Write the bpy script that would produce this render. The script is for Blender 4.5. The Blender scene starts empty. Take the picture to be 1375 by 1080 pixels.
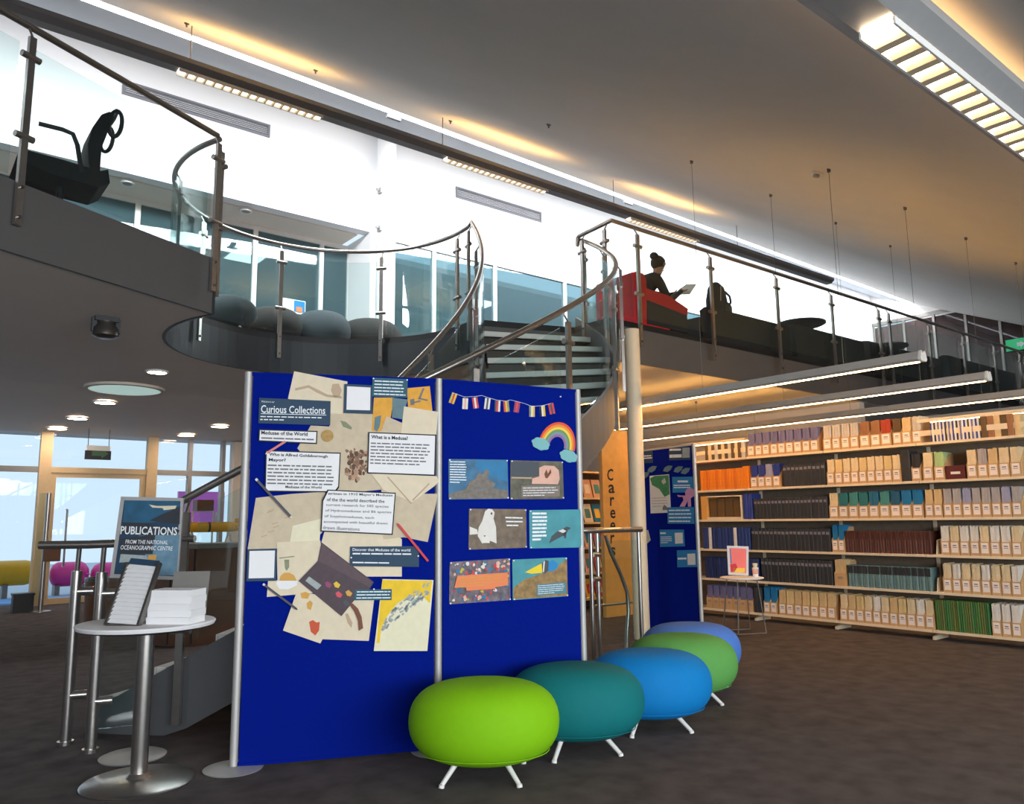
import bpy, bmesh, math, random
from mathutils import Vector, Matrix
random.seed(7)
C = bpy.context.scene.collection
SC = bpy.context.scene
# ------------------------------------------------------------------ camera
# world X runs along the gallery edge, world Y across it (towards the white wall), Z up, metres
FPX = 1050.0; PITCH = math.radians(8.56); ROLL = -0.012; YAW = math.radians(51.5); EYE = 1.25
_fh = Vector((math.cos(YAW), math.sin(YAW), 0)); _r = Vector((math.sin(YAW), -math.cos(YAW), 0)); _z = Vector((0, 0, 1))
FWD = _fh*math.cos(PITCH) + _z*math.sin(PITCH)
_up = _z*math.cos(PITCH) - _fh*math.sin(PITCH)
RT = _r*math.cos(ROLL) + _up*math.sin(ROLL)
UP = _up*math.cos(ROLL) - _r*math.sin(ROLL)
EYEP = Vector((0, 0, EYE))
cam = bpy.data.cameras.new('camera'); cam.sensor_width = 36; cam.lens = 36*FPX/1375; cam.clip_start = 0.05; cam.clip_end = 200
camo = bpy.data.objects.new('camera', cam); C.objects.link(camo)
camo.matrix_world = Matrix(((RT.x, UP.x, -FWD.x, 0), (RT.y, UP.y, -FWD.y, 0), (RT.z, UP.z, -FWD.z, EYE), (0, 0, 0, 1)))
SC.camera = camo
# ------------------------------------------------------------------ light
w = bpy.data.worlds.new('sky'); SC.world = w; w.use_nodes = True
bg = w.node_tree.nodes['Background']; bg.inputs[0].default_value = (0.72, 0.87, 1.0, 1); bg.inputs[1].default_value = 0.9
SC.view_settings.view_transform = 'Standard'; SC.view_settings.look = 'None'; SC.view_settings.exposure = 0.25; SC.view_settings.gamma = 1.0
SC.view_settings.use_curve_mapping = False
def area(name, loc, target, sx, sy, power, color, xd=(1, 0, 0)):
    l = bpy.data.lights.new(name, 'AREA'); l.shape = 'RECTANGLE'; l.size = sx; l.size_y = sy; l.energy = power; l.color = color
    o = bpy.data.objects.new(name, l); C.objects.link(o); o.location = loc
    d = (Vector(target)-Vector(loc)).normalized()
    z = -d; x = Vector(xd); x = (x - z*x.dot(z)).normalized(); y = z.cross(x)
    o.matrix_world = Matrix(((x.x, y.x, z.x, loc[0]), (x.y, y.y, z.y, loc[1]), (x.z, y.z, z.z, loc[2]), (0, 0, 0, 1)))
    return o
# daylight falling through the long rooflight slot above the gallery
RS, RI = 0.437, 2.87                       # roof plane: z = RI + RS * y
def roofz(v): return RI + RS*v
def vedge(u): return 7.95 + 0.068*u        # front edge of the rooflight slot
area('rooflight_daylight', (9.0, vedge(9)+0.17, roofz(vedge(9)+.17)+.02), (9.0-.0238, vedge(9)+.17+.7, roofz(vedge(9)+.17)+.02-.8), 30.0, 0.30, 1350, (0.97, 0.985, 1.0), xd=(1, 0.068, RS*0.068))
# added fill lamp standing in for daylight of unseen windows behind the viewer
area('rear_fill_daylight', (1.0, -6.7, 1.9), (2.5, 4.0, 1.2), 11.0, 2.3, 880, (0.93, 0.96, 1.0))
# ------------------------------------------------------------------ pixel helpers (1375 x 1080 frame)
def ray(x, y): return FWD + RT*((x-687.5)/FPX) - UP*((y-540)/FPX)
def hz(x, y, h): d = ray(x, y); return EYEP + d*((h-EYE)/d.z)
def hv(x, y, v): d = ray(x, y); return EYEP + d*(v/d.y)
def hu(x, y, u): d = ray(x, y); return EYEP + d*(u/d.x)
def hroof(x, y): d = ray(x, y); return EYEP + d*((RI-EYE)/(d.z-RS*d.y))
# ------------------------------------------------------------------ mesh builder
def frame(d):
    d = d.normalized(); a = Vector((0, 0, 1)) if abs(d.z) < .9 else Vector((1, 0, 0))
    x = d.cross(a).normalized(); return x, x.cross(d).normalized()
class MB:
    def __init__(s): s.v = []; s.f = []
    def add(s, vs, fs):
        o = len(s.v); s.v += [Vector(p) for p in vs]; s.f += [tuple(i+o for i in q) for q in fs]; return s
    def box(s, x0, x1, y0, y1, z0, z1):
        return s.add([(x0,y0,z0),(x1,y0,z0),(x1,y1,z0),(x0,y1,z0),(x0,y0,z1),(x1,y0,z1),(x1,y1,z1),(x0,y1,z1)],
                     [(3,2,1,0),(4,5,6,7),(0,1,5,4),(1,2,6,5),(2,3,7,6),(3,0,4,7)])
    def bar(s, p0, p1, w, h, side=None):
        p0 = Vector(p0); p1 = Vector(p1); d = (p1-p0).normalized()
        if side is None: x, y = frame(d)
        else:
            x = Vector(side); x = (x-d*x.dot(d)).normalized(); y = x.cross(d)
        q = [x*(w/2)+y*(h/2), -x*(w/2)+y*(h/2), -x*(w/2)-y*(h/2), x*(w/2)-y*(h/2)]
        return s.add([p0+a for a in q]+[p1+a for a in q], [(0,1,2,3),(7,6,5,4),(0,4,5,1),(1,5,6,2),(2,6,7,3),(3,7,4,0)])
    def cyl(s, p0, p1, r, n=16, r2=None):
        p0 = Vector(p0); p1 = Vector(p1); x, y = frame(p1-p0); r2 = r if r2 is None else r2
        a = [math.tau*i/n for i in range(n)]
        vs = [p0+x*(r*math.cos(t))+y*(r*math.sin(t)) for t in a]+[p1+x*(r2*math.cos(t))+y*(r2*math.sin(t)) for t in a]
        return s.add(vs, [(i,(i+1)%n,n+(i+1)%n,n+i) for i in range(n)]+[tuple(range(n-1,-1,-1)), tuple(range(n,2*n))])
    def tube(s, path, r, n=10, closed=False):
        P = [Vector(p) for p in path]; m = len(P); rad = r if hasattr(r, '__len__') else [r]*m
        T = []
        for i in range(m):
            a = P[(i-1)%m] if (closed or i) else P[0]; b = P[(i+1)%m] if (closed or i < m-1) else P[-1]
            T.append((b-a).normalized())
        x, _ = frame(T[0]); vs = []
        for i in range(m):
            x = (x-T[i]*x.dot(T[i])).normalized(); y = T[i].cross(x)
            vs += [P[i]+x*(rad[i]*math.cos(math.tau*k/n))+y*(rad[i]*math.sin(math.tau*k/n)) for k in range(n)]
        fs = [(i*n+k, i*n+(k+1)%n, ((i+1)%m)*n+(k+1)%n, ((i+1)%m)*n+k) for i in range(m if closed else m-1) for k in range(n)]
        if not closed: fs += [tuple(range(n-1,-1,-1)), tuple(range((m-1)*n, m*n))]
        return s.add(vs, fs)
    def lathe(s, prof, c=(0,0,0), n=32, sx=1, sy=1, rot=0, ring=False):
        if ring: prof = list(prof)+[prof[0]]
        c = Vector(c); vs = []; ca, sa = math.cos(rot), math.sin(rot)
        for r, z in prof:
            for k in range(n):
                a = math.tau*k/n; px, py = r*math.cos(a)*sx, r*math.sin(a)*sy
                vs.append(c+Vector((px*ca-py*sa, px*sa+py*ca, z)))
        m = len(prof)
        fs = [(i*n+k, i*n+(k+1)%n, (i+1)*n+(k+1)%n, (i+1)*n+k) for i in range(m-1) for k in range(n)]
        if prof[0][0] > 1e-6 and not ring: fs.append(tuple(range(n-1,-1,-1)))
        if prof[-1][0] > 1e-6 and not ring: fs.append(tuple(range((m-1)*n, m*n)))
        return s.add(vs, fs)
    def prism(s, poly, fn, o0, o1):
        n = len(poly)
        vs = [fn(a, b, o0) for a, b in poly]+[fn(a, b, o1) for a, b in poly]
        return s.add(vs, [tuple(range(n-1,-1,-1)), tuple(range(n, 2*n))]+[(i,(i+1)%n,n+(i+1)%n,n+i) for i in range(n)])
    def slab(s, poly, z0, z1): return s.prism(poly, lambda a, b, o: Vector((a, b, o)), z0, z1)
    def ribbon(s, path, t, z0, z1, tapf=None):
        """upright strip along a plan path; z0 / z1 numbers or lists; thickness t to the left of travel"""
        m = len(path); Z0 = z0 if hasattr(z0,'__len__') else [z0]*m; Z1 = z1 if hasattr(z1,'__len__') else [z1]*m; vs = []
        for i in range(m):
            a = Vector(path[max(i-1,0)][:2]); b = Vector(path[min(i+1,m-1)][:2]); d = (b-a).normalized(); nrm = Vector((-d.y, d.x))*t
            x, y = path[i][0], path[i][1]
            vs += [(x,y,Z0[i]),(x+nrm.x,y+nrm.y,Z0[i]),(x+nrm.x,y+nrm.y,Z1[i]),(x,y,Z1[i])]
        fs = [(i*4+k, i*4+(k+1)%4, i*4+4+(k+1)%4, i*4+4+k) for i in range(m-1) for k in range(4)]
        fs += [(3,2,1,0), tuple(range(4*m-4, 4*m))]
        return s.add(vs, fs)
    def ell(s, c, r, n=16, m=10):
        c = Vector(c); vs = []; fs = []
        for i in range(m+1):
            t = math.pi*i/m
            for k in range(n):
                a = math.tau*k/n; vs.append(c+Vector((r[0]*math.sin(t)*math.cos(a), r[1]*math.sin(t)*math.sin(a), r[2]*math.cos(t))))
        fs = [(i*n+k, (i+1)*n+k, (i+1)*n+(k+1)%n, i*n+(k+1)%n) for i in range(m) for k in range(n)]
        return s.add(vs, fs)
    def xf(s, M): s.v = [M @ p for p in s.v]; return s
ORG = {}
def mesh_of(name, mb, mat, org=Vector((0,0,0)), smooth=False):
    me = bpy.data.meshes.new(name); me.from_pydata([tuple(p-org) for p in mb.v], [], mb.f); me.validate()
    bm = bmesh.new(); bm.from_mesh(me); bmesh.ops.remove_doubles(bm, verts=bm.verts, dist=1e-6); bmesh.ops.recalc_face_normals(bm, faces=bm.faces); bm.to_mesh(me); bm.free()
    if mat: me.materials.append(M[mat])
    if smooth:
        me.shade_smooth(); me.set_sharp_from_angle(angle=math.radians(40))
    return me
def props(o, label=None, cat=None, group=None, kind=None):
    if label: o['label'] = label
    if cat: o['category'] = cat
    if group: o['group'] = group
    if kind: o['kind'] = kind
    return o
def mk(name, mb, mat, parent=None, smooth=False, org=None, **kw):
    """link the builder as ONE mesh object; world coordinates in, origin at the base (or the parent's origin)"""
    if parent is not None: o0 = ORG[parent.name]
    elif org is not None: o0 = Vector(org)
    else:
        xs = [p.x for p in mb.v]; ys = [p.y for p in mb.v]; zs = [p.z for p in mb.v]
        o0 = Vector(((min(xs)+max(xs))/2, (min(ys)+max(ys))/2, min(zs)))
    me = mesh_of(name, mb, mat, o0, smooth)
    o = bpy.data.objects.new(name, me); C.objects.link(o); ORG[o.name] = o0
    if parent is not None: o.parent = parent
    else: o.location = o0
    return props(o, **kw)
def struct(name, mb, mat, parent=None, smooth=False, **kw):
    return mk(name, mb, mat, parent, smooth, kind='structure' if parent is None else None, **kw)
def thing(name, label, cat, loc=(0,0,0), group=None, kind=None):
    o = bpy.data.objects.new(name, None); C.objects.link(o); o.location = loc; o.empty_display_size = .1; ORG[o.name] = Vector(loc)
    return props(o, label, cat, group, kind)
def dup(o, loc=None, rotz=None, label=None, group=None, parent=None):
    c = o.copy(); C.objects.link(c)
    if parent is not None: c.parent = parent
    if loc is not None: c.location = loc
    if rotz is not None: c.rotation_euler.z = rotz
    if label: c['label'] = label
    if group: c['group'] = group
    for ch in list(o.children): dup(ch, parent=c)
    return c
# ------------------------------------------------------------------ materials
M = {}
def lin(c): return tuple(((x/255/12.92) if x/255 <= .04045 else ((x/255+.055)/1.055)**2.4) for x in c)
def mat(name, rgb, rough=.6, metal=0, emit=None, estr=0, noise=0, nscale=20, bump=0, bscale=200, spec=.5, coat=0):
    """rgb in 0-255 display values"""
    m = bpy.data.materials.new(name); m.use_nodes = True; nt = m.node_tree; b = nt.nodes['Principled BSDF']
    c = lin(rgb)+(1,)
    b.inputs['Base Color'].default_value = c; b.inputs['Roughness'].default_value = rough; b.inputs['Metallic'].default_value = metal
    b.inputs['Specular IOR Level'].default_value = spec; b.inputs['Coat Weight'].default_value = coat
    tc = nt.nodes.new('ShaderNodeTexCoord')
    if noise:
        n = nt.nodes.new('ShaderNodeTexNoise'); n.inputs['Scale'].default_value = nscale; n.inputs['Detail'].default_value = 4
        r = nt.nodes.new('ShaderNodeMapRange'); r.inputs[1].default_value = .3; r.inputs[2].default_value = .7; r.inputs[3].default_value = 1-noise; r.inputs[4].default_value = 1+noise
        mx = nt.nodes.new('ShaderNodeMix'); mx.data_type = 'RGBA'; mx.blend_type = 'MULTIPLY'; mx.inputs[0].default_value = 1
        mx.inputs[6].default_value = c
        nt.links.new(tc.outputs['Object'], n.inputs['Vector']); nt.links.new(n.outputs[0], r.inputs[0])
        nt.links.new(r.outputs[0], mx.inputs[7]); nt.links.new(mx.outputs[2], b.inputs['Base Color'])
    if bump:
        n2 = nt.nodes.new('ShaderNodeTexNoise'); n2.inputs['Scale'].default_value = bscale; n2.inputs['Detail'].default_value = 2
        bp = nt.nodes.new('ShaderNodeBump'); bp.inputs['Strength'].default_value = bump; bp.inputs['Distance'].default_value = .01
        nt.links.new(tc.outputs['Object'], n2.inputs['Vector']); nt.links.new(n2.outputs[0], bp.inputs['Height']); nt.links.new(bp.outputs[0], b.inputs['Normal'])
    if emit:
        b.inputs['Emission Color'].default_value = lin(emit)+(1,); b.inputs['Emission Strength'].default_value = estr
    M[name] = m; return m
def glass(name, tint, rough=.02, refl=1.0, body=None, bodyw=0.0):
    m = bpy.data.materials.new(name); m.use_nodes = True; nt = m.node_tree; nt.nodes.clear()
    out = nt.nodes.new('ShaderNodeOutputMaterial'); t = nt.nodes.new('ShaderNodeBsdfTransparent'); g = nt.nodes.new('ShaderNodeBsdfGlossy')
    t.inputs[0].default_value = tint+(1,); g.inputs['Roughness'].default_value = rough
    lw = nt.nodes.new('ShaderNodeLayerWeight'); lw.inputs[0].default_value = .5
    pw = nt.nodes.new('ShaderNodeMath'); pw.operation = 'POWER'; pw.inputs[1].default_value = 5
    mu = nt.nodes.new('ShaderNodeMath'); mu.operation = 'MULTIPLY_ADD'; mu.inputs[1].default_value = .9*refl; mu.inputs[2].default_value = .04*refl; mu.use_clamp = True
    mx = nt.nodes.new('ShaderNodeMixShader')
    nt.links.new(lw.outputs['Facing'], pw.inputs[0]); nt.links.new(pw.outputs[0], mu.inputs[0]); nt.links.new(mu.outputs[0], mx.inputs[0]); nt.links.new(t.outputs[0], mx.inputs[1]); nt.links.new(g.outputs[0], mx.inputs[2])
    last = mx
    if body:
        d = nt.nodes.new('ShaderNodeBsdfDiffuse'); d.inputs[0].default_value = lin(body)+(1,)
        m2 = nt.nodes.new('ShaderNodeMixShader'); m2.inputs[0].default_value = bodyw
        nt.links.new(mx.outputs[0], m2.inputs[1]); nt.links.new(d.outputs[0], m2.inputs[2]); last = m2
    nt.links.new(last.outputs[0], out.inputs[0]); M[name] = m; return m
mat('carpet', (92,86,86), .95, noise=.22, nscale=7, bump=.5, bscale=420, spec=.1)
mat('ceiling_paint', (222,220,217), .8, noise=.02, nscale=2)
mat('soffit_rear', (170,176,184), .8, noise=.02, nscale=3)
mat('wall_white', (240,242,244), .7, noise=.012, nscale=3)
mat('soffit_paint', (226,216,204), .75, noise=.015, nscale=3)
mat('fascia_void_shaded', (36,41,46), .5, noise=.03, nscale=6)  # same grey panel as the other fascias, shade put into a darker colour
mat('beam_grey', (134,134,136), .5, noise=.03)
mat('grille_grey', (118,120,128), .5, noise=.02)
mat('riser', (58,54,46), .25, noise=.06)
mat('fascia_grey', (86,84,83), .5, noise=.03, nscale=6)
mat('black_band', (24,24,26), .6, noise=.05)
mat('steel', (178,174,170), .28, .95, noise=.05, nscale=30)
mat('steel_dark', (120,116,112), .32, .9, noise=.05, nscale=30)
mat('alu', (190,188,186), .55, .5, noise=.03, nscale=30)
mat('white_metal', (232,230,226), .45, noise=.01)
mat('cream_metal', (226,208,178), .5, noise=.02)
mat('cream_frame', (214,190,150), .5, noise=.03)
mat('grey_frame', (150,150,150), .5, noise=.03)
mat('blue_felt', (0,25,130), .95, noise=.05, nscale=60, bump=.25, bscale=600, spec=.1)
mat('wood_orange', (214,160,84), .5, noise=.08, nscale=9)
mat('wood_brown', (112,74,48), .45, noise=.14, nscale=7)
mat('counter_grey', (128,126,122), .4, noise=.04)
mat('stringer', (84,86,88), .45, noise=.03)
mat('tread', (206,206,200), .6, noise=.03)
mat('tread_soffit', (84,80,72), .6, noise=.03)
mat('paper', (232,228,222), .8, noise=.015, nscale=30)
mat('paper_tan', (206,190,164), .85, noise=.06, nscale=22)
mat('paper_cream', (226,212,186), .85, noise=.04, nscale=22)
mat('paper_white', (238,238,240), .8, noise=.01)
mat('ink', (30,34,44), .8, noise=.02)
mat('ink_grey', (120,120,126), .8, noise=.02)
mat('navy_card', (36,66,92), .7, noise=.03, nscale=30)
mat('teal_card', (40,92,112), .7, noise=.03, nscale=30)
mat('sky_card', (34,130,186), .7, noise=.03, nscale=30)
mat('print_white', (236,240,244), .8, noise=.01)
mat('dark_plastic', (40,41,44), .5, noise=.04)
mat('black_fabric', (34,35,37), .9, noise=.1, nscale=60)
mat('grey_fabric', (66,73,78), .9, noise=.06, nscale=40)
mat('charcoal_fabric', (50,49,48), .9, noise=.06, nscale=40)
mat('red_fabric', (206,26,36), .75, noise=.05, nscale=20)
mat('skin', (196,146,118), .6, noise=.03)
mat('hair', (20,18,18), .6, noise=.1)
mat('concrete_out', (176,190,204), .8, noise=.04)
mat('lamp_warm', (255,236,205), .5, emit=(255,190,116), estr=42)
mat('lamp_louver', (255,250,240), .5, emit=(255,222,180), estr=45)
mat('lamp_dim', (255,250,240), .5, emit=(255,240,214), estr=2.2)
mat('lamp_up_dim', (255,220,160), .5, emit=(255,208,150), estr=2.2)
mat('lamp_up', (255,220,160), .5, emit=(255,196,110), estr=15)
mat('down_lamp', (255,246,235), .5, emit=(255,222,190), estr=45)
mat('office_lamp', (255,246,235), .5, emit=(255,240,225), estr=3)
mat('recess_lamp', (200,225,215), .5, emit=(176,205,196), estr=.55)
glass('glass_clear', (.90,.965,.96))
glass('glass_teal', (.64,.79,.83), body=(118,148,158), bodyw=.2, refl=1.5)
glass('glass_door', (.93,.97,1.0), refl=.5)
glass('glass_smoke', (.2,.17,.17), refl=.8, body=(88,72,70), bodyw=.4)
glass('glass_roof', (.95,.97,1.0), refl=.6)
# ================================================================== STRUCTURE
UL, UR = -8.0, 30.0            # ends of the hall
struct('floor', MB().box(UL, UR, -7, 15, -.12, 0), 'carpet')
struct('ground', MB().box(UL, UR, 15, 30, -.14, -.02), 'concrete_out', label='pale paved ground outside the entrance glazing')
# sloping main ceiling up to the rooflight slot
us = [UL+(UR-UL)*i/12 for i in range(13)]
m = MB()
def roofstrip(m, fa, fb, th=.16):
    P = []
    for u in us:
        a, b = fa(u), fb(u)
        P += [(u,a[0],a[1]),(u,b[0],b[1]),(u,b[0],b[1]+th),(u,a[0],a[1]+th)]
    n = len(us)
    m.add(P, [(i*4+k,i*4+(k+1)%4,i*4+4+(k+1)%4,i*4+4+k) for i in range(n-1) for k in range(4)]+[(3,2,1,0),(4*n-4,4*n-3,4*n-2,4*n-1)])
roofstrip(m, lambda u:(.95,roofz(.95)), lambda u:(vedge(u),roofz(vedge(u))))
roofstrip(m, lambda u:(-7,roofz(.95)), lambda u:(.95,roofz(.95)))
ceil = struct('ceiling', m, 'ceiling_paint')
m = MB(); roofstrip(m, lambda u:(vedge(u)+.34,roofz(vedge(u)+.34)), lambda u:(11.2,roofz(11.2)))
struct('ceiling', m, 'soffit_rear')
# rooflight slot: glass strip, bars and white kerb
win = thing('window_1', None, None, (9,vedge(9),roofz(vedge(9))), kind='structure')
n = 10
for i in range(n):
    a, b = UL+(UR-UL)*i/n, UL+(UR-UL)*(i+1)/n
    p = [(a+.02,vedge(a)-.02),(b-.02,vedge(b)-.02),(b-.02,vedge(b)+.36),(a+.02,vedge(a)+.36)]
    m = MB().add([(x,y,roofz(y)+.18) for x,y in p]+[(x,y,roofz(y)+.2) for x,y in p], [(3,2,1,0),(4,5,6,7),(0,1,5,4),(1,2,6,5),(2,3,7,6),(3,0,4,7)])
    mk('pane', m, 'glass_roof', win)
    if i: mk('glazing_bar', MB().bar((a,vedge(a),roofz(vedge(a))+.12),(a,vedge(a)+.34,roofz(vedge(a)+.34)+.12),.05,.1), 'white_metal', win)
# brackets along the slot edge
for px,py in [(531,152),(846,268)]:
    p = hroof(px,py)
    t = thing('blind_bracket', 'small dark bracket under the rooflight edge '+('left of the white column' if px<600 else 'above the right railing corner'), 'bracket', p)
    mk('plate', MB().bar(p+Vector((0,.02,-.02)), p+Vector((0,.14,.03)), .1, .04), 'dark_plastic', t)
    mk('arm', MB().cyl(p+Vector((-.1,.05,-.05)), p+Vector((.1,.05,-.05)), .025, 10), 'dark_plastic', t)
# white upper back wall above the glazed offices
WB = 10.8; WZ = 5.85; GF = 3.45; GB = 3.0
struct('wall_back', MB().box(UL, 22.2, WB, WB+.2, WZ, roofz(WB+.2)+.1), 'wall_white')
m = MB().cyl((5.83,WB-.32,GF),(5.83,WB-.32,roofz(WB-.32)+.02),.15,28)
mk('round_column', m, 'wall_white', smooth=True, label='white round column standing against the bright upper wall', cat='column')
for k in range(2):
    z = 6.35-.62*k
    t = thing('column_bracket', ('upper' if k==0 else 'lower')+' small grey fitting on the side of the white round column', 'fitting', (5.66,WB-.4,z))
    mk('plate', MB().box(5.655,5.69,WB-.45,WB-.35,z,z+.09), 'grey_frame', t); mk('knob', MB().cyl((5.66,WB-.4,z+.045),(5.60,WB-.42,z+.045),.02,10), 'grey_frame', t)
# grilles in the wall
for u0,u1,z0,lb in [(2.0,4.02,6.93,'long grey air grille on the white wall left of the white column'),(7.38,9.35,6.86,'long grey air grille on the white wall right of the white column')]:
    t = thing('air_grille', lb, 'air grille', ((u0+u1)/2,WB,z0))
    mk('frame', MB().box(u0,u1,WB-.025,WB+.01,z0,z0+.03).box(u0,u1,WB-.025,WB+.01,z0+.17,z0+.2).box(u0,u0+.03,WB-.025,WB+.01,z0+.03,z0+.17).box(u1-.03,u1,WB-.025,WB+.01,z0+.03,z0+.17), 'grille_grey', t)
    for k in range(5): mk('slat', MB().bar((u0+.03,WB-.012,z0+.045+k*.027),(u1-.03,WB-.012,z0+.045+k*.027),.018,.012), 'grille_grey', t)
# soffit below the wall and recessed office glazing left of the column
struct('trim_1', MB().box(UL, 5.6, WB+.2, 11.9, WZ-.02, WZ+.1), 'soffit_paint')
for px,py in [(173,240),(332,279)]:
    p = hz(px,py,WZ); p.y = min(max(p.y,WB+.25),11.6)
    t = thing('soffit_spotlight', 'small round spotlight in the soffit, '+('above the office chair' if px<200 else 'above the curved railing'), 'spotlight', (p.x,p.y,WZ-.05))
    mk('ring', MB().lathe([(.06,-.02),(.09,-.02),(.09,.02),(.06,.02)],(p.x,p.y,WZ-.03),20,ring=True), 'white_metal', t); mk('lens', MB().lathe([(.06,0),(.06,.015)],(p.x,p.y,WZ-.045),20), 'grey_frame', t)
def glazing(name, us_, v, z0, z1, frame_mat, pane_mat, fw=.07, transom=None):
    w_ = thing(name, None, None, ((us_[0]+us_[-1])/2, v, z0), kind='structure')
    mk('frame_head', MB().box(us_[0]-fw/2,us_[-1]+fw/2,v-.04,v+.04,z1-fw,z1), frame_mat, w_)
    mk('frame_sill', MB().box(us_[0]-fw/2,us_[-1]+fw/2,v-.04,v+.04,z0,z0+fw*.7), frame_mat, w_)
    for u in us_: mk('mullion', MB().box(u-fw/2,u+fw/2,v-.045,v+.045,z0+fw*.7,z1-fw), frame_mat, w_)
    for a,b in zip(us_,us_[1:]):
        if transom:
            mk('transom', MB().box(a+fw/2,b-fw/2,v-.04,v+.04,transom-.03,transom+.03), frame_mat, w_)
            for c0,c1 in ((z0+fw*.7,transom-.03),(transom+.03,z1-fw)): mk('pane', MB().box(a+fw/2,b-fw/2,v-.008,v+.008,c0,c1), pane_mat, w_)
        else: mk('pane', MB().box(a+fw/2,b-fw/2,v-.008,v+.008,z0+fw*.7,z1-fw), pane_mat, w_)
    return w_
glazing('window_2', [-4.5,-2.6,-.9,.75,2.45,4.15,5.25,5.75], 11.6, GF, WZ-.02, 'white_metal', 'glass_teal')
glazing('window_3', [6.1,6.95,8.25,9.95,11.2,12.8,14.4,16.0,17.6,19.2,20.8,22.1], WB+.05, GF, WZ, 'white_metal', 'glass_teal', .06)
struct('trim_2', MB().box(5.72,6.1,WB-.02,11.64,GF,WZ), 'wall_white')
# offices behind the glazing
mat('office_wall', (160,166,166), .8, noise=.03); mat('office_warm', (196,178,128), .8, noise=.03)
struct('wall_office', MB().box(UL, 22.2, 14.8, 14.95, GF, WZ), 'office_wall')
for u in (3.2,7.9,13.0,18.0): struct('wall_office_partition', MB().box(u-.05,u+.05,12.2,14.8,GF,WZ), 'office_warm')
struct('ceiling', MB().box(UL,22.2,11.9,15,WZ,WZ+.1), 'soffit_paint')
for u in (-1,4.5,9.5,15): 
    t = thing('office_light', 'square ceiling light inside the glazed office '+{-1:'far left',4.5:'behind the curved railing',9.5:'behind the stair head',15:'at the far right'}[u], 'ceiling light', (u,13,WZ-.06), 'ceiling lights in the glazed offices')
    mk('housing', MB().box(u-.32,u+.32,12.7,13.3,WZ-.06,WZ-.001), 'white_metal', t); mk('diffuser', MB().box(u-.28,u+.28,12.74,13.26,WZ-.07,WZ-.06), 'office_lamp', t)
# ---- gallery floor slab with the round stair void
VC = Vector((3.4, 7.2)); VR = 1.57
def arc(r, a0, a1, n): return [(VC.x+r*math.cos(math.radians(a0+(a1-a0)*i/n)), VC.y+r*math.sin(math.radians(a0+(a1-a0)*i/n))) for i in range(n+1)]
A_TOP, A_BOT, R_IN, R_OUT = -14.0, -143.5, 1.55, 2.86
left_edge = [(-4.6,3.25),(-2.0,4.52),(.45,5.74),(1.2,6.12),(1.97,6.52)]
void = arc(VR, 206, -12, 44)
land = [(6.10,6.50),(6.10,5.93)]
edge = left_edge+void+land+[(22.0,5.93),(UR,5.93)]
outline = edge+[(UR,WB+.2),(22.2,WB+.2),(22.2,15),(UL,15),(UL,3.25)]
struct('gallery_floor', MB().slab(outline, GF-.2, GF), 'carpet', label='dark carpeted gallery floor above the library')
m = MB().slab(edge+[(UR,11),(UL,11),(UL,3.25)], GB-.02, GB)
m.add([(UL,11,GB-.02),(UR,11,GB-.02),(UR,15,2.72),(UL,15,2.72),(UL,11,GB),(UR,11,GB),(UR,15,2.74),(UL,15,2.74)], [(3,2,1,0),(4,5,6,7),(0,1,5,4),(1,2,6,5),(2,3,7,6),(3,0,4,7)])
struct('ceiling', m, 'soffit_paint')
def fascia(path, gap=.07, m_='fascia_grey'): 
    o = struct('trim_3', MB().ribbon(path, -.03, GB-.024, GF-gap), m_)
    if gap: mk('shadow_gap', MB().ribbon(path, -.012, GF-gap, GF+.005), 'black_band', o)
    return o
fascia(left_edge, 0); fascia(void, .07, 'fascia_void_shaded'); fascia([(4.93,6.87)]+land); fascia([(6.10,5.93),(14,5.93),(22.0,5.93),(UR,5.93)])
# ---- other walls
struct('wall_left', MB().box(UL-.2,UL,-7,15,0,8.4), 'wall_white')
struct('wall_right', MB().box(UR,UR+.2,-7,15,0,8.4), 'wall_white')
m = MB().box(UL,UR,-7.2,-7,0,.5).box(UL,UR,-7.2,-7,3.0,3.6).box(UL,-5,-7.2,-7,.5,3.0).box(7,UR,-7.2,-7,.5,3.0)
struct('wall_front', m, 'wall_white')
glazing('window_4', [-5+1.5*i for i in range(9)], -7.1, .5, 3.0, 'grey_frame', 'glass_clear')
# end of the gallery: smoked glass partition
EU = 22.0
pw = thing('window_5', None, None, (EU,8.4,GF), kind='structure')
vs_ = [5.95,6.7,7.5,8.3,9.1,9.9,10.75]
for a,b in zip(vs_,vs_[1:]):
    mk('pane', MB().box(EU-.01,EU+.01,a+.03,b-.03,GF+.05,6.6), 'glass_smoke', pw)
for a in vs_: mk('mullion', MB().box(EU-.04,EU+.04,a-.03,a+.03,GF,6.65), 'steel_dark', pw)
mk('frame_head', MB().box(EU-.05,EU+.05,5.9,10.8,6.65,6.75), 'steel_dark', pw)
struct('wall_end', MB().box(EU-.02,EU+.1,5.95,10.8,6.75,roofz(10.8)+.05), 'ceiling_paint')
struct('wall_end_room', MB().box(24.5,24.7,5.93,WB,GF,8), 'ceiling_paint')
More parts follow.
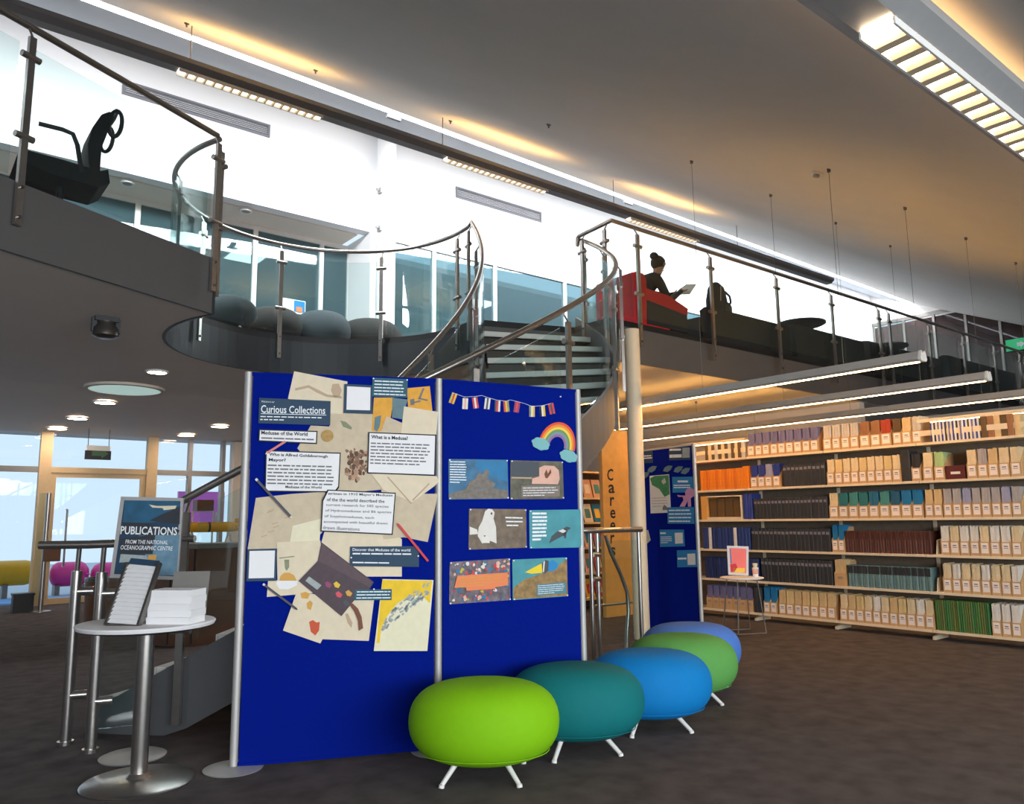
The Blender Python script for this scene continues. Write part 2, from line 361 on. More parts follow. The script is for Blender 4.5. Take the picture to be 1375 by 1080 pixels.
# ---- ground floor entrance glazing
EV = 14.6
ew = thing('window_6', None, None, (3,EV,0), kind='structure')
def zpx(x,y): return hv(x,y,EV)
mull = [(-3.0,.09,'grey_frame'),(-1.2,.09,'grey_frame'),(.35,.09,'grey_frame'),(1.95,.17,'cream_frame'),(3.56,.17,'cream_frame'),(4.20,.06,'grey_frame'),(4.78,.06,'grey_frame'),(6.2,.09,'grey_frame'),(8.2,.09,'grey_frame'),(11,.09,'grey_frame')]
for u,wd,mm in mull: mk('mullion', MB().box(u-wd/2,u+wd/2,EV-.07,EV+.07,0,2.76), mm, ew)
for (a,wa,_),(b,wb,_) in zip(mull,mull[1:]):
    door = abs(a-1.95) < .01
    z = 2.14
    mk('transom', MB().box(a+wa/2,b-wb/2,EV-.05,EV+.05,z-.045,z+.045), 'cream_frame' if door else 'grey_frame', ew)
    mk('pane', MB().box(a+wa/2,b-wb/2,EV-.008,EV+.008,z+.045,2.72), 'glass_door', ew)
    if not door: mk('pane', MB().box(a+wa/2,b-wb/2,EV-.008,EV+.008,.04,z-.045), 'glass_door', ew)
dr = thing('door_1', None, None, (2.75,EV,0), kind='structure')
mk('frame', MB().box(2.04,2.12,EV-.03,EV+.03,0,2.09).box(3.39,3.47,EV-.03,EV+.03,0,2.09).box(2.12,3.39,EV-.03,EV+.03,2.02,2.09).box(2.12,3.39,EV-.03,EV+.03,.005,.1), 'cream_frame', dr)
mk('pane', MB().box(2.12,3.39,EV-.008,EV+.008,.1,2.02), 'glass_door', dr)
mk('handle', MB().tube([(2.3,EV-.03,.6),(2.3,EV-.1,.6),(2.3,EV-.1,1.5),(2.3,EV-.03,1.5)],.016), 'steel', dr)
mk('handle', MB().tube([(3.2,EV-.03,.6),(3.2,EV-.1,.6),(3.2,EV-.1,1.5),(3.2,EV-.03,1.5)],.016), 'steel', dr)
struct('wall_entrance', MB().box(4.95,11,EV-.12,EV+.12,0,2.74), 'soffit_paint')
# under the gallery: back wall of the journal area
struct('wall_side', MB().box(11.6,11.75,6.0,14.9,0,3.0), 'soffit_paint')
# ---- column carrying the gallery corner
cc = (6.32,5.80)
mk('support_column', MB().cyl((cc[0],cc[1],0),(cc[0],cc[1],3.32),.085,28), 'cream_metal', smooth=True, label='slim cream support column at the corner of the gallery beside the stair', cat='column')
# ================================================================== BALUSTRADES AND STAIR
def lerp_path(path, step=.12):
    out = [Vector(path[0])]
    for a,b in zip(path,path[1:]):
        a = Vector(a); b = Vector(b); n = max(1,int((b-a).length/step))
        out += [a+(b-a)*(i/n) for i in range(1,n+1)]
    return out
def sub_path(P, s0, s1):
    """piece of polyline P (2D Vectors) between arc lengths s0 and s1"""
    L = [0]
    for a,b in zip(P,P[1:]): L.append(L[-1]+(b-a).length)
    def at(s):
        for i in range(len(P)-1):
            if s <= L[i+1] or i == len(P)-2:
                return P[i]+(P[i+1]-P[i])*((s-L[i])/max(1e-9,L[i+1]-L[i]))
    return [at(s0)]+[P[i] for i in range(len(P)) if s0+.01 < L[i] < s1-.01]+[at(s1)]
def nearest_s(P, q):
    best = (9e9,0); L = 0
    for a,b in zip(P,P[1:]):
        d = b-a; t = max(0,min(1,(Vector(q)-a).dot(d)/max(1e-12,d.length_squared))); p = a+d*t; e = (p-Vector(q)).length
        if e < best[0]: best = (e, L+d.length*t)
        L += d.length
    return best[1], L
def post_part(t, p, tang, zb, zt, out, zc):
    """upright: two flat bars, a slim neck under the rail, two round clamps"""
    p = Vector((p[0],p[1],0)); tg = Vector((tang[0],tang[1],0)).normalized(); o = Vector((out[0],out[1],0))
    c = p+o*.05
    pm = MB()
    pm.bar(c+Vector((0,0,zb)), c+Vector((0,0,zt-.10)), .045, .028, side=tg)
    po = mk('post', pm, 'steel', t)
    mk('neck', MB().cyl(c+Vector((0,0,zt-.10)), c-o*.05+Vector((0,0,zt-.01)), .008, 8), 'steel', po)
    for z in zc: mk('clamp', MB().cyl(c-tg*.062+Vector((0,0,z)), c+tg*.062+Vector((0,0,z)), .022, 10), 'steel', po, smooth=True)
    for z in (zb+.05, zb+.25): mk('bolt', MB().cyl(c+o*.012+Vector((0,0,z)), c+o*.03+Vector((0,0,z)), .012, 8), 'steel_dark', po)
def balustrade(name, label, path, posts, out_sign=-1, z=GF, h=1.1, panes=True, group=None):
    P = [Vector((p[0],p[1])) for p in path]
    t = thing(name, label, 'railing', (P[0].x,P[0].y,z), group)
    mk('handrail', MB().tube([(p.x,p.y,z+h) for p in P], .024, 12), 'steel', t, smooth=True)
    ss = sorted(nearest_s(P,q)[0] for q in posts); Ltot = nearest_s(P,P[-1])[1]
    for s in ss:
        a = sub_path(P,max(0,s-.05),min(Ltot,s+.05)); d = (a[-1]-a[0]).normalized(); nrm = Vector((-d.y,d.x))*out_sign
        q = sub_path(P,max(0,s-1e-4),s+1e-4)[0]
        post_part(t, q, d, z-.30, z+h, nrm, (z+.30,z+.86))
    if panes:
        for a,b in zip(ss,ss[1:]):
            q = sub_path(P,a+.05,b-.05)
            mk('glass_pane', MB().ribbon([(p.x,p.y) for p in q], .012, z+.04, z+.96), 'glass_clear', t)
    return t
bl = lerp_path(left_edge, .25)
balustrade('gallery_railing', 'straight steel and glass railing at upper left in front of the office chair', [(p.x,p.y-.02) for p in bl], [(-3.4,3.84),(-1.5,4.77),(.47,5.75),(1.94,6.49)], -1)
vp = [Vector(p) for p in arc(VR-.03, 205, -11, 60)]
balustrade('gallery_railing', 'curved steel and glass railing around the round stair opening', vp, [(VC.x+VR*math.cos(math.radians(a)),VC.y+VR*math.sin(math.radians(a))) for a in (204,172,131,88.5,42,-3)], -1)
rp = lerp_path([(6.14,6.42),(6.09,5.83),(22.0,5.83)], .5)
balustrade('gallery_railing', 'long straight steel and glass railing beside the seated reader', rp, [(6.13,6.30),(6.10,5.90),(6.45,5.83)]+[(u,5.83) for u in (7.77,9.2,10.6,12.0,12.33,13.73,15.1,16.5,17.8,18.1,19.5,20.9)], -1)
# ------------------------------------------------------------------ helical stair
NR = 18; RISE = GF/NR
def hel(a): return GF*(a-A_BOT)/(A_TOP-A_BOT)
st = thing('helical_staircase', 'curved open-tread staircase with glass sides rising behind the blue display boards', 'staircase', (1.9,5.4,0))
def pol(r,a): return (VC.x+r*math.cos(math.radians(a)), VC.y+r*math.sin(math.radians(a)))
da = (A_TOP-A_BOT)/(NR-1)
for i in range(NR-1):
    a0 = A_BOT+i*da; a1 = a0+da+1.6
    poly = [pol(R_IN+.03,a0),pol(R_IN+.03,a1),pol((R_IN+R_OUT)/2,a1),pol(R_OUT-.03,a1),pol(R_OUT-.03,a0),pol((R_IN+R_OUT)/2,a0)]
    tr = mk('tread', MB().slab(poly,(i+1)*RISE-.055,(i+1)*RISE), 'tread_soffit', st)
    nose = [pol(R_IN+.03,a0-.25),pol(R_IN+.03,a0+1.3),pol(R_OUT-.03,a0+1.3),pol(R_OUT-.03,a0-.25)]
    mk('nosing', MB().slab(nose,(i+1)*RISE-.05,(i+1)*RISE+.004), 'tread', tr)
for i in range(NR-1):
    a0 = A_BOT+i*da+1.5
    mk('riser', MB().slab([pol(R_IN+.04,a0),pol(R_IN+.04,a0+.5),pol(R_OUT-.04,a0+.4),pol(R_OUT-.04,a0)], i*RISE+.001, (i+1)*RISE-.056), 'riser', st)
aa = [A_BOT-1.5+(A_TOP-A_BOT+1.5)*i/48 for i in range(49)]
mk('stringer', MB().ribbon([pol(R_OUT,a) for a in aa], .03, [max(.0,hel(a)-.28) for a in aa], [max(.08,hel(a)+.14) for a in aa]), 'stringer', st)
mk('stringer', MB().ribbon([pol(R_IN,a) for a in aa], .03, [max(.0,hel(a)-.28) for a in aa], [max(.08,hel(a)+.14) for a in aa]), 'stringer', st)
def stair_rail(r, out, pa, start, end):
    path = start+[(*pol(r,a), hel(a)+RISE+.92) for a in aa[2:]]+end
    mk('handrail', MB().tube(path,.024,12), 'steel', st, smooth=True)
    for a in pa:
        x,y = pol(r+out*.05,a); z = hel(a)+RISE
        po = mk('post', MB().bar((x,y,max(0,z-.42)),(x,y,z+.82),.045,.028, side=(-math.sin(math.radians(a)),math.cos(math.radians(a)),0)), 'steel', st)
        x2,y2 = pol(r,a)
        mk('neck', MB().cyl((x,y,z+.82),(x2,y2,z+.91),.008,8), 'steel', po)
        tg = Vector((-math.sin(math.radians(a)),math.cos(math.radians(a)),0))
        for dz in (.12,.66):
            c = Vector((x,y,z+dz)); mk('clamp', MB().cyl(c-tg*.062,c+tg*.062,.022,10), 'steel', po, smooth=True)
    for a,b in zip(pa,pa[1:]):
        q = [a+1.2+(b-a-2.4)*i/8 for i in range(9)]
        mk('glass_pane', MB().ribbon([pol(r+.02,k) for k in q], .012, [hel(k)+RISE+.02 for k in q], [hel(k)+RISE+.80 for k in q]), 'glass_clear', st)
stair_rail(R_OUT+.02, 1, [-132,-114,-96,-78,-60,-42,-26,-15.5], [(.72,5.36,1.135),(.95,5.20,1.135),(1.08,5.10,1.14),(1.2,5.05,1.17)], [(6.14,6.44,GF+1.0),(6.14,6.43,GF+1.1)])
stair_rail(R_IN-.02, -1, [-135,-108,-80,-52,-28,-15], [], [(4.90,6.88,GF+1.1)])
for x,y in ((.92,5.33),(1.0,5.06)):
    po = mk('post', MB().cyl((x,y,0),(x,y,.98),.03,14).cyl((x,y,.98),(x,y-.02,1.12),.014,10), 'steel', st, smooth=True)
    mk('base_collar', MB().cyl((x,y,0),(x,y,.02),.045,16), 'steel', po); mk('clamp', MB().cyl((x-.01,y,.27),(x+.09,y-.03,.27),.026,12), 'steel', po, smooth=True); mk('clamp', MB().cyl((x-.01,y,.86),(x+.09,y-.03,.86),.026,12), 'steel', po, smooth=True)
mk('glass_pane', MB().ribbon([(1.03,5.04),(1.24,4.98)], .012, .12, .95), 'glass_clear', st)
# ================================================================== LUMINAIRES
def hang_light(u, v0, v1, wires, z, lb, g='suspended linear lights over the journal shelves'):
    t = thing('suspended_light', lb, 'linear light', (u,(v0+v1)/2,z), g)
    prof = [(-.055,.0),(-.04,.045),(-.03,.065),(-.024,.065),(-.022,.046),(.022,.046),(.024,.065),(.03,.065),(.04,.045),(.055,.0),(.04,-.018),(-.04,-.018)]
    mk('housing', MB().prism(prof, lambda a,b,o: Vector((u+a,o,z+b)), v0, v1), 'alu', t)
    for v in (v0,v1):
        mk('end_cap', MB().prism([(a*1.06,b*1.06) for a,b in prof], lambda a,b,o: Vector((u+a,o,z+b)), v-.012, v+.012), 'white_metal', t)
    mk('diffuser', MB().box(u-.018,u+.018,v0+.03,v1-.03,z-.022,z-.0185), 'lamp_warm', t)
    mk('uplight', MB().box(u-.02,u+.02,v0+.05,v1-.05,z+.047,z+.052), 'lamp_up', t)
    for v in wires:
        zz = roofz(v) if v < 5.8 else GB-.02
        w_ = mk('suspension_wire', MB().cyl((u,v,z+.053),(u,v,zz),.0022,6), 'steel_dark', t)
        mk('ceiling_fixing', MB().cyl((u,v,zz-.03),(u,v,zz+.005),.016,10), 'steel_dark', w_)
for u,v0,v1,lb in [(6.49,2.80,6.55,'nearest suspended linear light, its end in front of the gallery railing'),(7.96,2.86,8.2,'second suspended linear light, hanging just in front of the journal shelves'),(9.43,2.7,9.2,'third suspended linear light, behind the journal shelf top'),(10.9,2.7,10.0,'farthest suspended linear light over the journals')]:
    hang_light(u,v0,v1,[3.47,5.0,7.4] if v1 > 7 else [3.47,5.0],2.5,lb)
# beam luminaire along the rooflight
def beam(name, lb, v, z, u0, u1, louv, ups, w=.11, h=.10, lm='lamp_louver', um='lamp_up', sp=.085, bt=.006, bmat='grey_frame'):
    t = thing(name, lb, 'beam light', ((u0+u1)/2,v,z))
    prof = [(-w*.5,0),(-w,h*.5),(-w,h),(w,h),(w,h*.5),(w*.5,0)]
    mk('housing', MB().prism(prof, lambda a,b,o: Vector((o,v+a,z+b)), u0, u1), bmat, t)
    for a,b in ups: mk('uplight', MB().box(a,b,v-w*.6,v+w*.6,z+h,z+h+.012), um, t)
    for a,b in louv:
        lo = mk('louvre_lamp', MB().box(a,b,v-w*.42,v+w*.42,z-.012,z-.002), lm, t)
        n = max(2,int((b-a)/sp))
        for k in range(1,n):
            x = a+(b-a)*k/n
            mk('louvre_blade', MB().prism([(x-bt,-.036),(x+bt,-.036),(x+bt*2.2,-.012),(x-bt*2.2,-.012)], lambda a_,b_,o_: Vector((a_,o_,z+b_)), v-w*.42, v+w*.42), 'cream_metal', lo)
        for s in (-1,1): mk('louvre_edge', MB().box(a,b,v+s*w*.46-.005,v+s*w*.46+.005,z-.036,z-.002), 'white_metal', lo)
    k = u0+1.0
    while k < u1:
        if v > 5: mk('hanger', MB().cyl((k,v,z+h),(k,v,roofz(v)),.006,8), 'steel_dark', t)
        else: mk('hanger', MB().cyl((k,v,z+h),(k,v,roofz(max(v,.95))),.006,8), 'steel_dark', t)
        k += 3.0
    return t
beam('beam_light', 'long grey beam light with louvred lamps hanging along the white upper wall', 7.6, 5.675, -5, 13.9, [(1.89,3.4),(5.04,6.68),(8.3,9.9)], [(1.9,3.4),(5.1,6.7),(8.3,9.9)], w=.11, h=.095, lm='lamp_dim', bmat='beam_grey')
beam('beam_light', 'large grey beam light with a bright louvred lamp at the top right', 1.345, 3.22, .6, 9.5, [(2.98,5.6),(6.4,8.9)], [(1.0,9.3)], w=.15, h=.09, um='lamp_up_dim', sp=.135, bt=.024)
# downlights in the gallery soffit
g = 'recessed downlights in the soffit at left'
def soffz(v): return GB-.02 if v <= 11 else GB-.02-(v-11)*.065
for (px,py),lb in zip([(211,499),(141,540),(104,561),(77,575),(295,572),(250,584),(228,591)],
    ['nearest the round opening','just behind the round recess','second behind the round recess','farthest of the left row','nearest of the right row','middle of the right row','farthest of the right row']):
    p = hz(px,py,2.95)
    for _ in range(6): p = hz(px,py,soffz(min(p.y,14.4))-.004)
    z = soffz(min(p.y,14.4))
    r = .16*(max(.6,min(1,p.y/12)))
    t = thing('downlight', 'round recessed downlight in the left soffit, '+lb, 'downlight', (p.x,p.y,z-.01), g)
    mk('ring', MB().lathe([(r*.8,-.02),(r,-.02),(r,.0),(r*.8,.0)],(p.x,p.y,z),24,ring=True), 'white_metal', t); mk('lamp', MB().lathe([(r*.8,-.016),(r*.8,-.004)],(p.x,p.y,z),24), 'down_lamp', t)
p = hz(168,522,GB-.03)
t = thing('recessed_dish', 'large round pale green recess light in the left soffit', 'ceiling light', (p.x,p.y,GB-.06))
mk('rim', MB().lathe([(.42,-.035),(.47,-.03),(.47,0),(.42,0)],(p.x,p.y,GB-.02),40,ring=True), 'soffit_paint', t, smooth=True); mk('diffuser', MB().lathe([(.43,-.03),(.43,-.01)],(p.x,p.y,GB-.02),40), 'recess_lamp', t)
p = hz(142,442,GB-.12)
t = thing('ceiling_sensor', 'dark ceiling speaker unit hanging from the soffit at left', 'ceiling speaker', (p.x,p.y,GB-.2))
mk('bracket', MB().box(p.x-.09,p.x+.09,p.y-.05,p.y+.05,GB-.06,GB-.02), 'dark_plastic', t)
mk('body', MB().lathe([(.06,-.2),(.10,-.18),(.10,-.12),(.075,-.09),(.075,-.06)],(p.x,p.y,GB),20), 'steel_dark', t, smooth=True)
mk('arm', MB().box(p.x-.11,p.x-.07,p.y-.02,p.y+.02,GB-.15,GB-.03), 'dark_plastic', t); mk('arm', MB().box(p.x+.07,p.x+.11,p.y-.02,p.y+.02,GB-.15,GB-.03), 'dark_plastic', t)
# small things on the main ceiling
p = hroof(1098,231)
t = thing('smoke_detector', 'small white smoke detector on the sloping ceiling', 'smoke detector', p)
mk('base', MB().cyl(p+Vector((0,0,.012)),p+Vector((0,.012,-.02)),.055,20), 'white_metal', t); mk('sensor', MB().cyl(p+Vector((0,.012,-.02)),p+Vector((0,.02,-.045)),.03,16), 'grey_frame', t)
for px,py,lb in [(251,31,'near the top left'),(424,94,'second from the left along the rooflight'),(425+180,162,'above the middle lit louvre'),(737,167,'in the middle of the ceiling')]:
    p = hroof(px,py)
    t = thing('sprinkler_head', 'tiny dark sprinkler head on the sloping ceiling, '+lb, 'sprinkler', p)
    mk('rose', MB().cyl(p+Vector((0,0,.01)),p+Vector((0,.002,-.008)),.025,12), 'steel_dark', t); mk('stem', MB().cyl(p+Vector((0,.002,-.008)),p+Vector((0,.006,-.04)),.009,8), 'steel_dark', t)
# ================================================================== FOREGROUND: display boards, stools, table
class Pl:
    """upright plane through two floor points a -> b; s runs along it, t up, o out of it towards the viewer"""
    def __init__(s, a, b):
        s.a = Vector((a[0],a[1],0)); d = Vector((b[0]-a[0],b[1]-a[1],0)); s.L = d.length; s.e = d.normalized(); n = Vector((s.e.y,-s.e.x,0))
        s.n = n if n.dot(-s.a) > 0 else -n
    def px(s, x, y, o=0):
        d = ray(x,y); a = s.a+s.n*o; t = (a-EYEP).dot(s.n)/d.dot(s.n); p = EYEP+d*t; return ((p-s.a).dot(s.e), p.z)
    def at(s, a, b, o): return s.a+s.e*a+Vector((0,0,b))+s.n*o
B1a, BJ, B2b = (1.503,4.22), (2.478,3.80), (3.43,3.625)
T = .028
disp = thing('display_board', 'tall folding display board in royal blue felt with pinned papers', 'display board', (2.45,3.9,0))
def panel(a, b, z0, z1, parent=None):
    pl = Pl(a,b)
    po = mk('panel', MB().prism([(.025,z0),(pl.L-.025,z0),(pl.L-.025,z1),(.025,z1)], pl.at, -T, 0), 'blue_felt', parent)
    for z in (z0,z1): mk('panel_edge', MB().prism([(.02,z-.008),(pl.L-.02,z-.008),(pl.L-.02,z+.008),(.02,z+.008)], pl.at, -T-.003, .003), 'blue_felt', po)
    return pl
BT = 2.065
P1 = panel(B1a, BJ, .02, BT, disp); P2 = panel(BJ, B2b, .08, BT, disp)
for (x,y),pl in ((B1a,P1),(BJ,P1),(B2b,P2)):
    c = Vector((x,y,0))-pl.n*T/2
    mk('pole', MB().cyl(c+Vector((0,0,.01)),c+Vector((0,0,BT+.01)),.021,16), 'alu', disp, smooth=True)
    if (x,y) != B2b: mk('base_disc', MB().lathe([(.145,0),(.15,.006),(.12,.012),(.03,.016)],(c.x,c.y,0),36), 'alu', disp, smooth=True)
# ---- things pinned to the boards
def card(name, label, cat, pl, pts, layer, m, group=None, o0=0.0, st_=False):
    st = pts if st_ else [pl.px(x,y) for x,y in pts]
    o = .0012+layer*.0022
    return mk(name, MB().prism(st, pl.at, o, o+.0016), m, label=label, cat=cat, group=group)
def decal(parent, name, pl, pts, layer, m, st_=False):
    st = pts if st_ else [pl.px(x,y) for x,y in pts]
    o = .0012+layer*.0022+.0016
    return mk(name, MB().prism(st, pl.at, o, o+.0006), m, parent)
def quad_lines(pl, q, rows, seed=1, cols=9, th=.5, last=.6, indent=0):
    """rows of small word-sized bars inside pixel quad q (tl,tr,br,bl): print too small to read"""
    rnd = random.Random(seed); m = []
    tl,tr,br,bl = [Vector(p) for p in q]
    for r in range(rows):
        y0 = (r+.5-th/2)/rows; y1 = (r+.5+th/2)/rows; x = 0.0; end = last if r == rows-1 else .9+.1*rnd.random()
        while x < end-.02:
            wlen = min(end-x, (.45+rnd.random())/cols)
            def P(a,b): return tuple((tl+(tr-tl)*a)*(1-b)+(bl+(br-bl)*a)*b)
            m.append([P(x,y0),P(x+wlen,y0),P(x+wlen,y1),P(x,y1)]); x += wlen+.018
    return m
def print_lines(parent, pl, q, rows, layer, m, **kw):
    mb = MB(); o = .0012+layer*.0022+.0016
    for pts in quad_lines(pl,q,rows,**kw): mb.prism([pl.px(x,y) for x,y in pts], pl.at, o, o+.0004)
    return mk('printed_text', mb, m, parent)
def text_mesh(txt, bold=0.0, space=1.0):
    cu = bpy.data.curves.new('txt','FONT'); cu.body = txt; cu.size = 1; cu.offset = bold; cu.space_character = space; cu.resolution_u = 2
    ob = bpy.data.objects.new('txt',cu); C.objects.link(ob)
    me = bpy.data.meshes.new_from_object(ob); bpy.data.objects.remove(ob); bpy.data.curves.remove(cu)
    vs = [v.co.copy() for v in me.vertices]; fs = [tuple(p.vertices) for p in me.polygons]; bpy.data.meshes.remove(me)
    return vs, fs
def letters(parent, fn, txt, q, m, bold=0.0, name='lettering'):
    """text stretched into the quad q (tl,tr,br,bl) of a surface; fn maps quad coordinates to world"""
    vs,fs = text_mesh(txt,bold)
    x0,x1 = min(v.x for v in vs),max(v.x for v in vs); asc = max(v.y for v in vs); y0 = min(0,min(v.y for v in vs)); y1 = asc
    tl,tr,br,bl = [Vector(p) for p in q]; out = []
    for v in vs:
        a = (v.x-x0)/(x1-x0); b = 1-(v.y-y0)/(y1-y0)
        c = (tl+(tr-tl)*a)*(1-b)+(bl+(br-bl)*a)*b; out.append(fn(c.x,c.y))
    return mk(name, MB().add(out,fs), m, parent)
def blet(parent, pl, txt, q, layer, m, bold=0.0):
    o = .0012+layer*.0022+.0022
    return letters(parent, lambda x,y: pl.at(*pl.px(x,y),o), txt, q, m, bold)
def pins(parent, pl, pts, layer, m='print_white'):
    for x,y in pts:
        s,t = pl.px(x,y); mk('pin', MB().cyl(pl.at(s,t,layer*.0022+.001),pl.at(s,t,layer*.0022+.009),.0045,8), m, parent)
c6 = lambda L: [(320+x/3.6,480+y/3.6) for x,y in L]
c7 = lambda L: [(320+x/3.,700+y/3.) for x,y in L]
c8 = lambda L: [(580+x/3.,500+y/3.) for x,y in L]
g1 = 'papers pinned to the left blue panel'
mat('map_orange',(226,166,66),.8,noise=.08,nscale=25); mat('map_yellow',(240,200,50),.8,noise=.06,nscale=25); mat('map_grey',(166,176,176),.8,noise=.12,nscale=40)
mat('map_cream',(232,226,196),.8,noise=.03,nscale=30); mat('coin',(176,140,74),.6,noise=.2,nscale=50); mat('medusa',(140,108,88),.8,noise=.25,nscale=60)
mat('pencil_red',(206,50,56),.6); mat('pencil_pink',(214,124,124),.6); mat('pencil_dark',(70,72,84),.6); mat('paintbox',(70,54,62),.6,noise=.12,nscale=40); mat('paintbox_lid',(86,66,74),.6,noise=.12,nscale=40)
mat('strap',(120,74,54),.7,noise=.1); mat('drawn_tan',(190,166,140),.8); mat('drawn_green',(140,146,118),.8,noise=.1); mat('paint_red',(206,90,60),.8); mat('paint_ochre',(214,164,84),.8); mat('paint_mauve',(150,70,110),.7); mat('paint_yellow',(226,190,60),.7); mat('paint_coral',(216,84,100),.7); mat('map_teal',(104,132,140),.8,noise=.1)
# backmost papers
o = card('map_sheet','large tan sheet with a printed medusa cluster in the middle of the left panel','paper',P1,c6([(450,215),(640,270),(700,300),(690,640),(480,660),(285,440),(350,330),(440,335)]),0,'paper_tan',g1)
rnd = random.Random(3)
mat('medusa_dark',(96,74,62),.8,noise=.2,nscale=60); mat('medusa_pale',(184,150,124),.8,noise=.15,nscale=60); mds = {}
for k in range(110):
    x = 575+62*(rnd.random()+rnd.random()-1); y = 515+85*(rnd.random()+rnd.random()-1); sz_ = 5+9*rnd.random(); cm = rnd.choice(['medusa','medusa','medusa_dark','medusa_pale'])
    pts = c6([(x+sz_*math.cos(t*.9)*(.6+.6*rnd.random()),y+sz_*1.2*math.sin(t*.9)*(.6+.6*rnd.random())) for t in range(7)]); oo = .0012+.0016+.000006*k
    mds.setdefault(cm,MB()).prism([P1.px(*p) for p in pts],P1.at,oo,oo+.0001)
for cm,mb in mds.items(): mk('medusa_print',mb,cm,o,kind='stuff')
decal(o,'leaf_print',P1,c6([(492,305),(520,312),(550,340),(545,350),(505,335)]),0,'drawn_green')
o = card('sketch_sheet','tan sheet with faint wave sketch at the top left of the blue board','paper',P1,c6([(270,68),(528,118),(505,275),(400,270),(240,200)]),1,'paper_cream',g1)
decal(o,'sketch',P1,c6([(275,150),(340,135),(390,160),(430,180),(500,190),(500,200),(425,192),(380,172),(340,148),(275,162)]),1,'drawn_tan')
decal(o,'sketch',P1,c6([(455,130),(485,128),(500,160),(490,190),(462,195),(448,160)]),1,'drawn_tan')
o = card('map_piece','orange map piece left of the small teal card','map piece',P1,c6([(655,195),(752,195),(735,300),(682,362),(645,355)]),1,'map_orange',g1)
decal(o,'coast',P1,c6([(660,290),(690,280),(685,330),(670,360),(655,350)]),1,'map_teal')
card('map_piece','grey blue map strip between two orange map pieces','map piece',P1,c6([(745,196),(818,205),(792,300),(742,292)]),2,'map_teal',g1)
o = card('map_piece','orange map piece at the top right corner of the left panel','map piece',P1,c6([(815,150),(925,140),(938,265),(820,245)]),1,'map_orange',g1)
for seg in ([(890,150),(900,150),(880,200),(870,200)],[(870,195),(915,205),(914,212),(868,203)],[(845,215),(880,208),(880,216),(845,224)],[(830,205),(850,200),(850,230),(832,232)]): decal(o,'ink_sketch',P1,c6(seg),1,'ink_grey')
card('torn_sheet','blank cream sheet below the orange map pieces','paper',P1,c6([(800,238),(965,265),(955,380),(785,372)]),3,'paper_cream',g1)
card('torn_sheet','small torn cream corner left of the blank cream sheet','paper',P1,c6([(715,285),(800,322),(800,375),(688,367)]),2,'paper_tan',g1)
o = card('sketch_sheet','tan sheet at the left edge above the lower framed card','paper',P1,c6([(85,680),(260,660),(420,650),(420,830),(330,930),(45,928)]),0,'paper_tan',g1)
for k in range(7):
    x=95+rnd.random()*140; y=720+rnd.random()*150; decal(o,'sketch',P1,c6([(x,y),(x+30,y-10),(x+32,y-6),(x+2,y+5)]),0,'drawn_tan')
card('colour_patch','pale yellow paper patch above the paint box','paper',P1,c6([(262,815),(400,780),(390,930),(345,990),(250,892)]),1,'map_orange' if False else 'map_cream',g1)
o = card('envelope','tan folded envelope below the framed question card at right','envelope',P1,c6([(640,562),(958,575),(970,600),(945,625),(840,700),(700,640)]),2,'paper_cream',g1)
decal(o,'fold_line',P1,c6([(718,580),(724,577),(840,708),(833,710)]),2,'drawn_tan'); decal(o,'fold_line',P1,c6([(838,690),(920,608),(925,612),(845,694)]),2,'drawn_tan')
card('sketch_sheet','plain tan sheet at the right edge beside the red pencil','paper',P1,c6([(690,610),(770,660),(965,660),(915,893),(800,870),(700,880)]),1,'paper_tan',g1)
card('sketch_sheet','cream sheet under the long dark teal caption card','paper',P1,c6([(420,830),(760,850),(790,880),(790,1060),(560,1060),(400,900)]),0,'paper_cream',g1)
# cards with writing
WH = 'paper_white'
def framed(label, q, layer, inset=.012):
    o = card('text_card',label,'card',P1,q,layer,'ink',g1)
    c = sum((Vector(p) for p in q),Vector((0,0)))/len(q)
    q2 = []
    for p in q:
        d = Vector(p)-c; q2.append(tuple(c+Vector((d.x-math.copysign(1.5,d.x), d.y-math.copysign(1.5,d.y)))))
    decal(o,'card_face',P1,q2,layer,WH); return o
o = card('heading_card','dark blue heading card reading Curious Collections','card',P1,c6([(102,197),(446,213),(444,330),(97,320)]),4,'navy_card',g1)
blet(o,P1,'Curious Collections',c6([(110,232),(420,240),(420,276),(110,270)]),4,'print_white',.012)
decal(o,'rule',P1,c6([(110,272),(425,279),(425,282),(110,275)]),4,'print_white')
blet(o,P1,'Welcome to our',c6([(112,210),(175,212),(175,222),(112,219)]),4,'print_white')
print_lines(o,P1,c6([(108,280),(415,287),(412,315),(106,309)]),2,4,'print_white',seed=5,cols=14,th=.35,last=.4)
o = framed('small framed white card naming a book, below the heading card',c6([(100,348),(383,357),(380,420),(97,407)]),4)
blet(o,P1,'Medusae of the World',c6([(112,356),(335,364),(335,382),(112,374)]),5,'ink',.02)
print_lines(o,P1,c6([(112,384),(365,392),(365,406),(112,398)]),1,5,'ink_grey',seed=6,cols=6,th=.5,last=1)
o = framed('framed white card asking who an author is, at the left edge',c6([(133,450),(495,462),(487,630),(470,653),(128,650)]),5)
blet(o,P1,'Who is Alfred Goldsborough',c6([(150,462),(432,474),(432,490),(150,482)]),6,'ink',.02)
blet(o,P1,'Mayor?',c6([(148,488),(230,490),(230,510),(148,508)]),6,'ink',.02)
print_lines(o,P1,c6([(143,514),(480,522),(474,625),(140,618)]),6,6,'ink_grey',seed=8,cols=11,th=.4,last=.95)
blet(o,P1,'Medusae of the World',c6([(228,620),(402,624),(402,636),(228,633)]),6,'ink',.015)
o = framed('framed white card asking what a medusa is, on the right side',c6([(628,362),(955,375),(950,573),(622,562)]),4)
blet(o,P1,'What is a Medusa?',c6([(642,376),(818,384),(818,402),(642,394)]),5,'ink',.02)
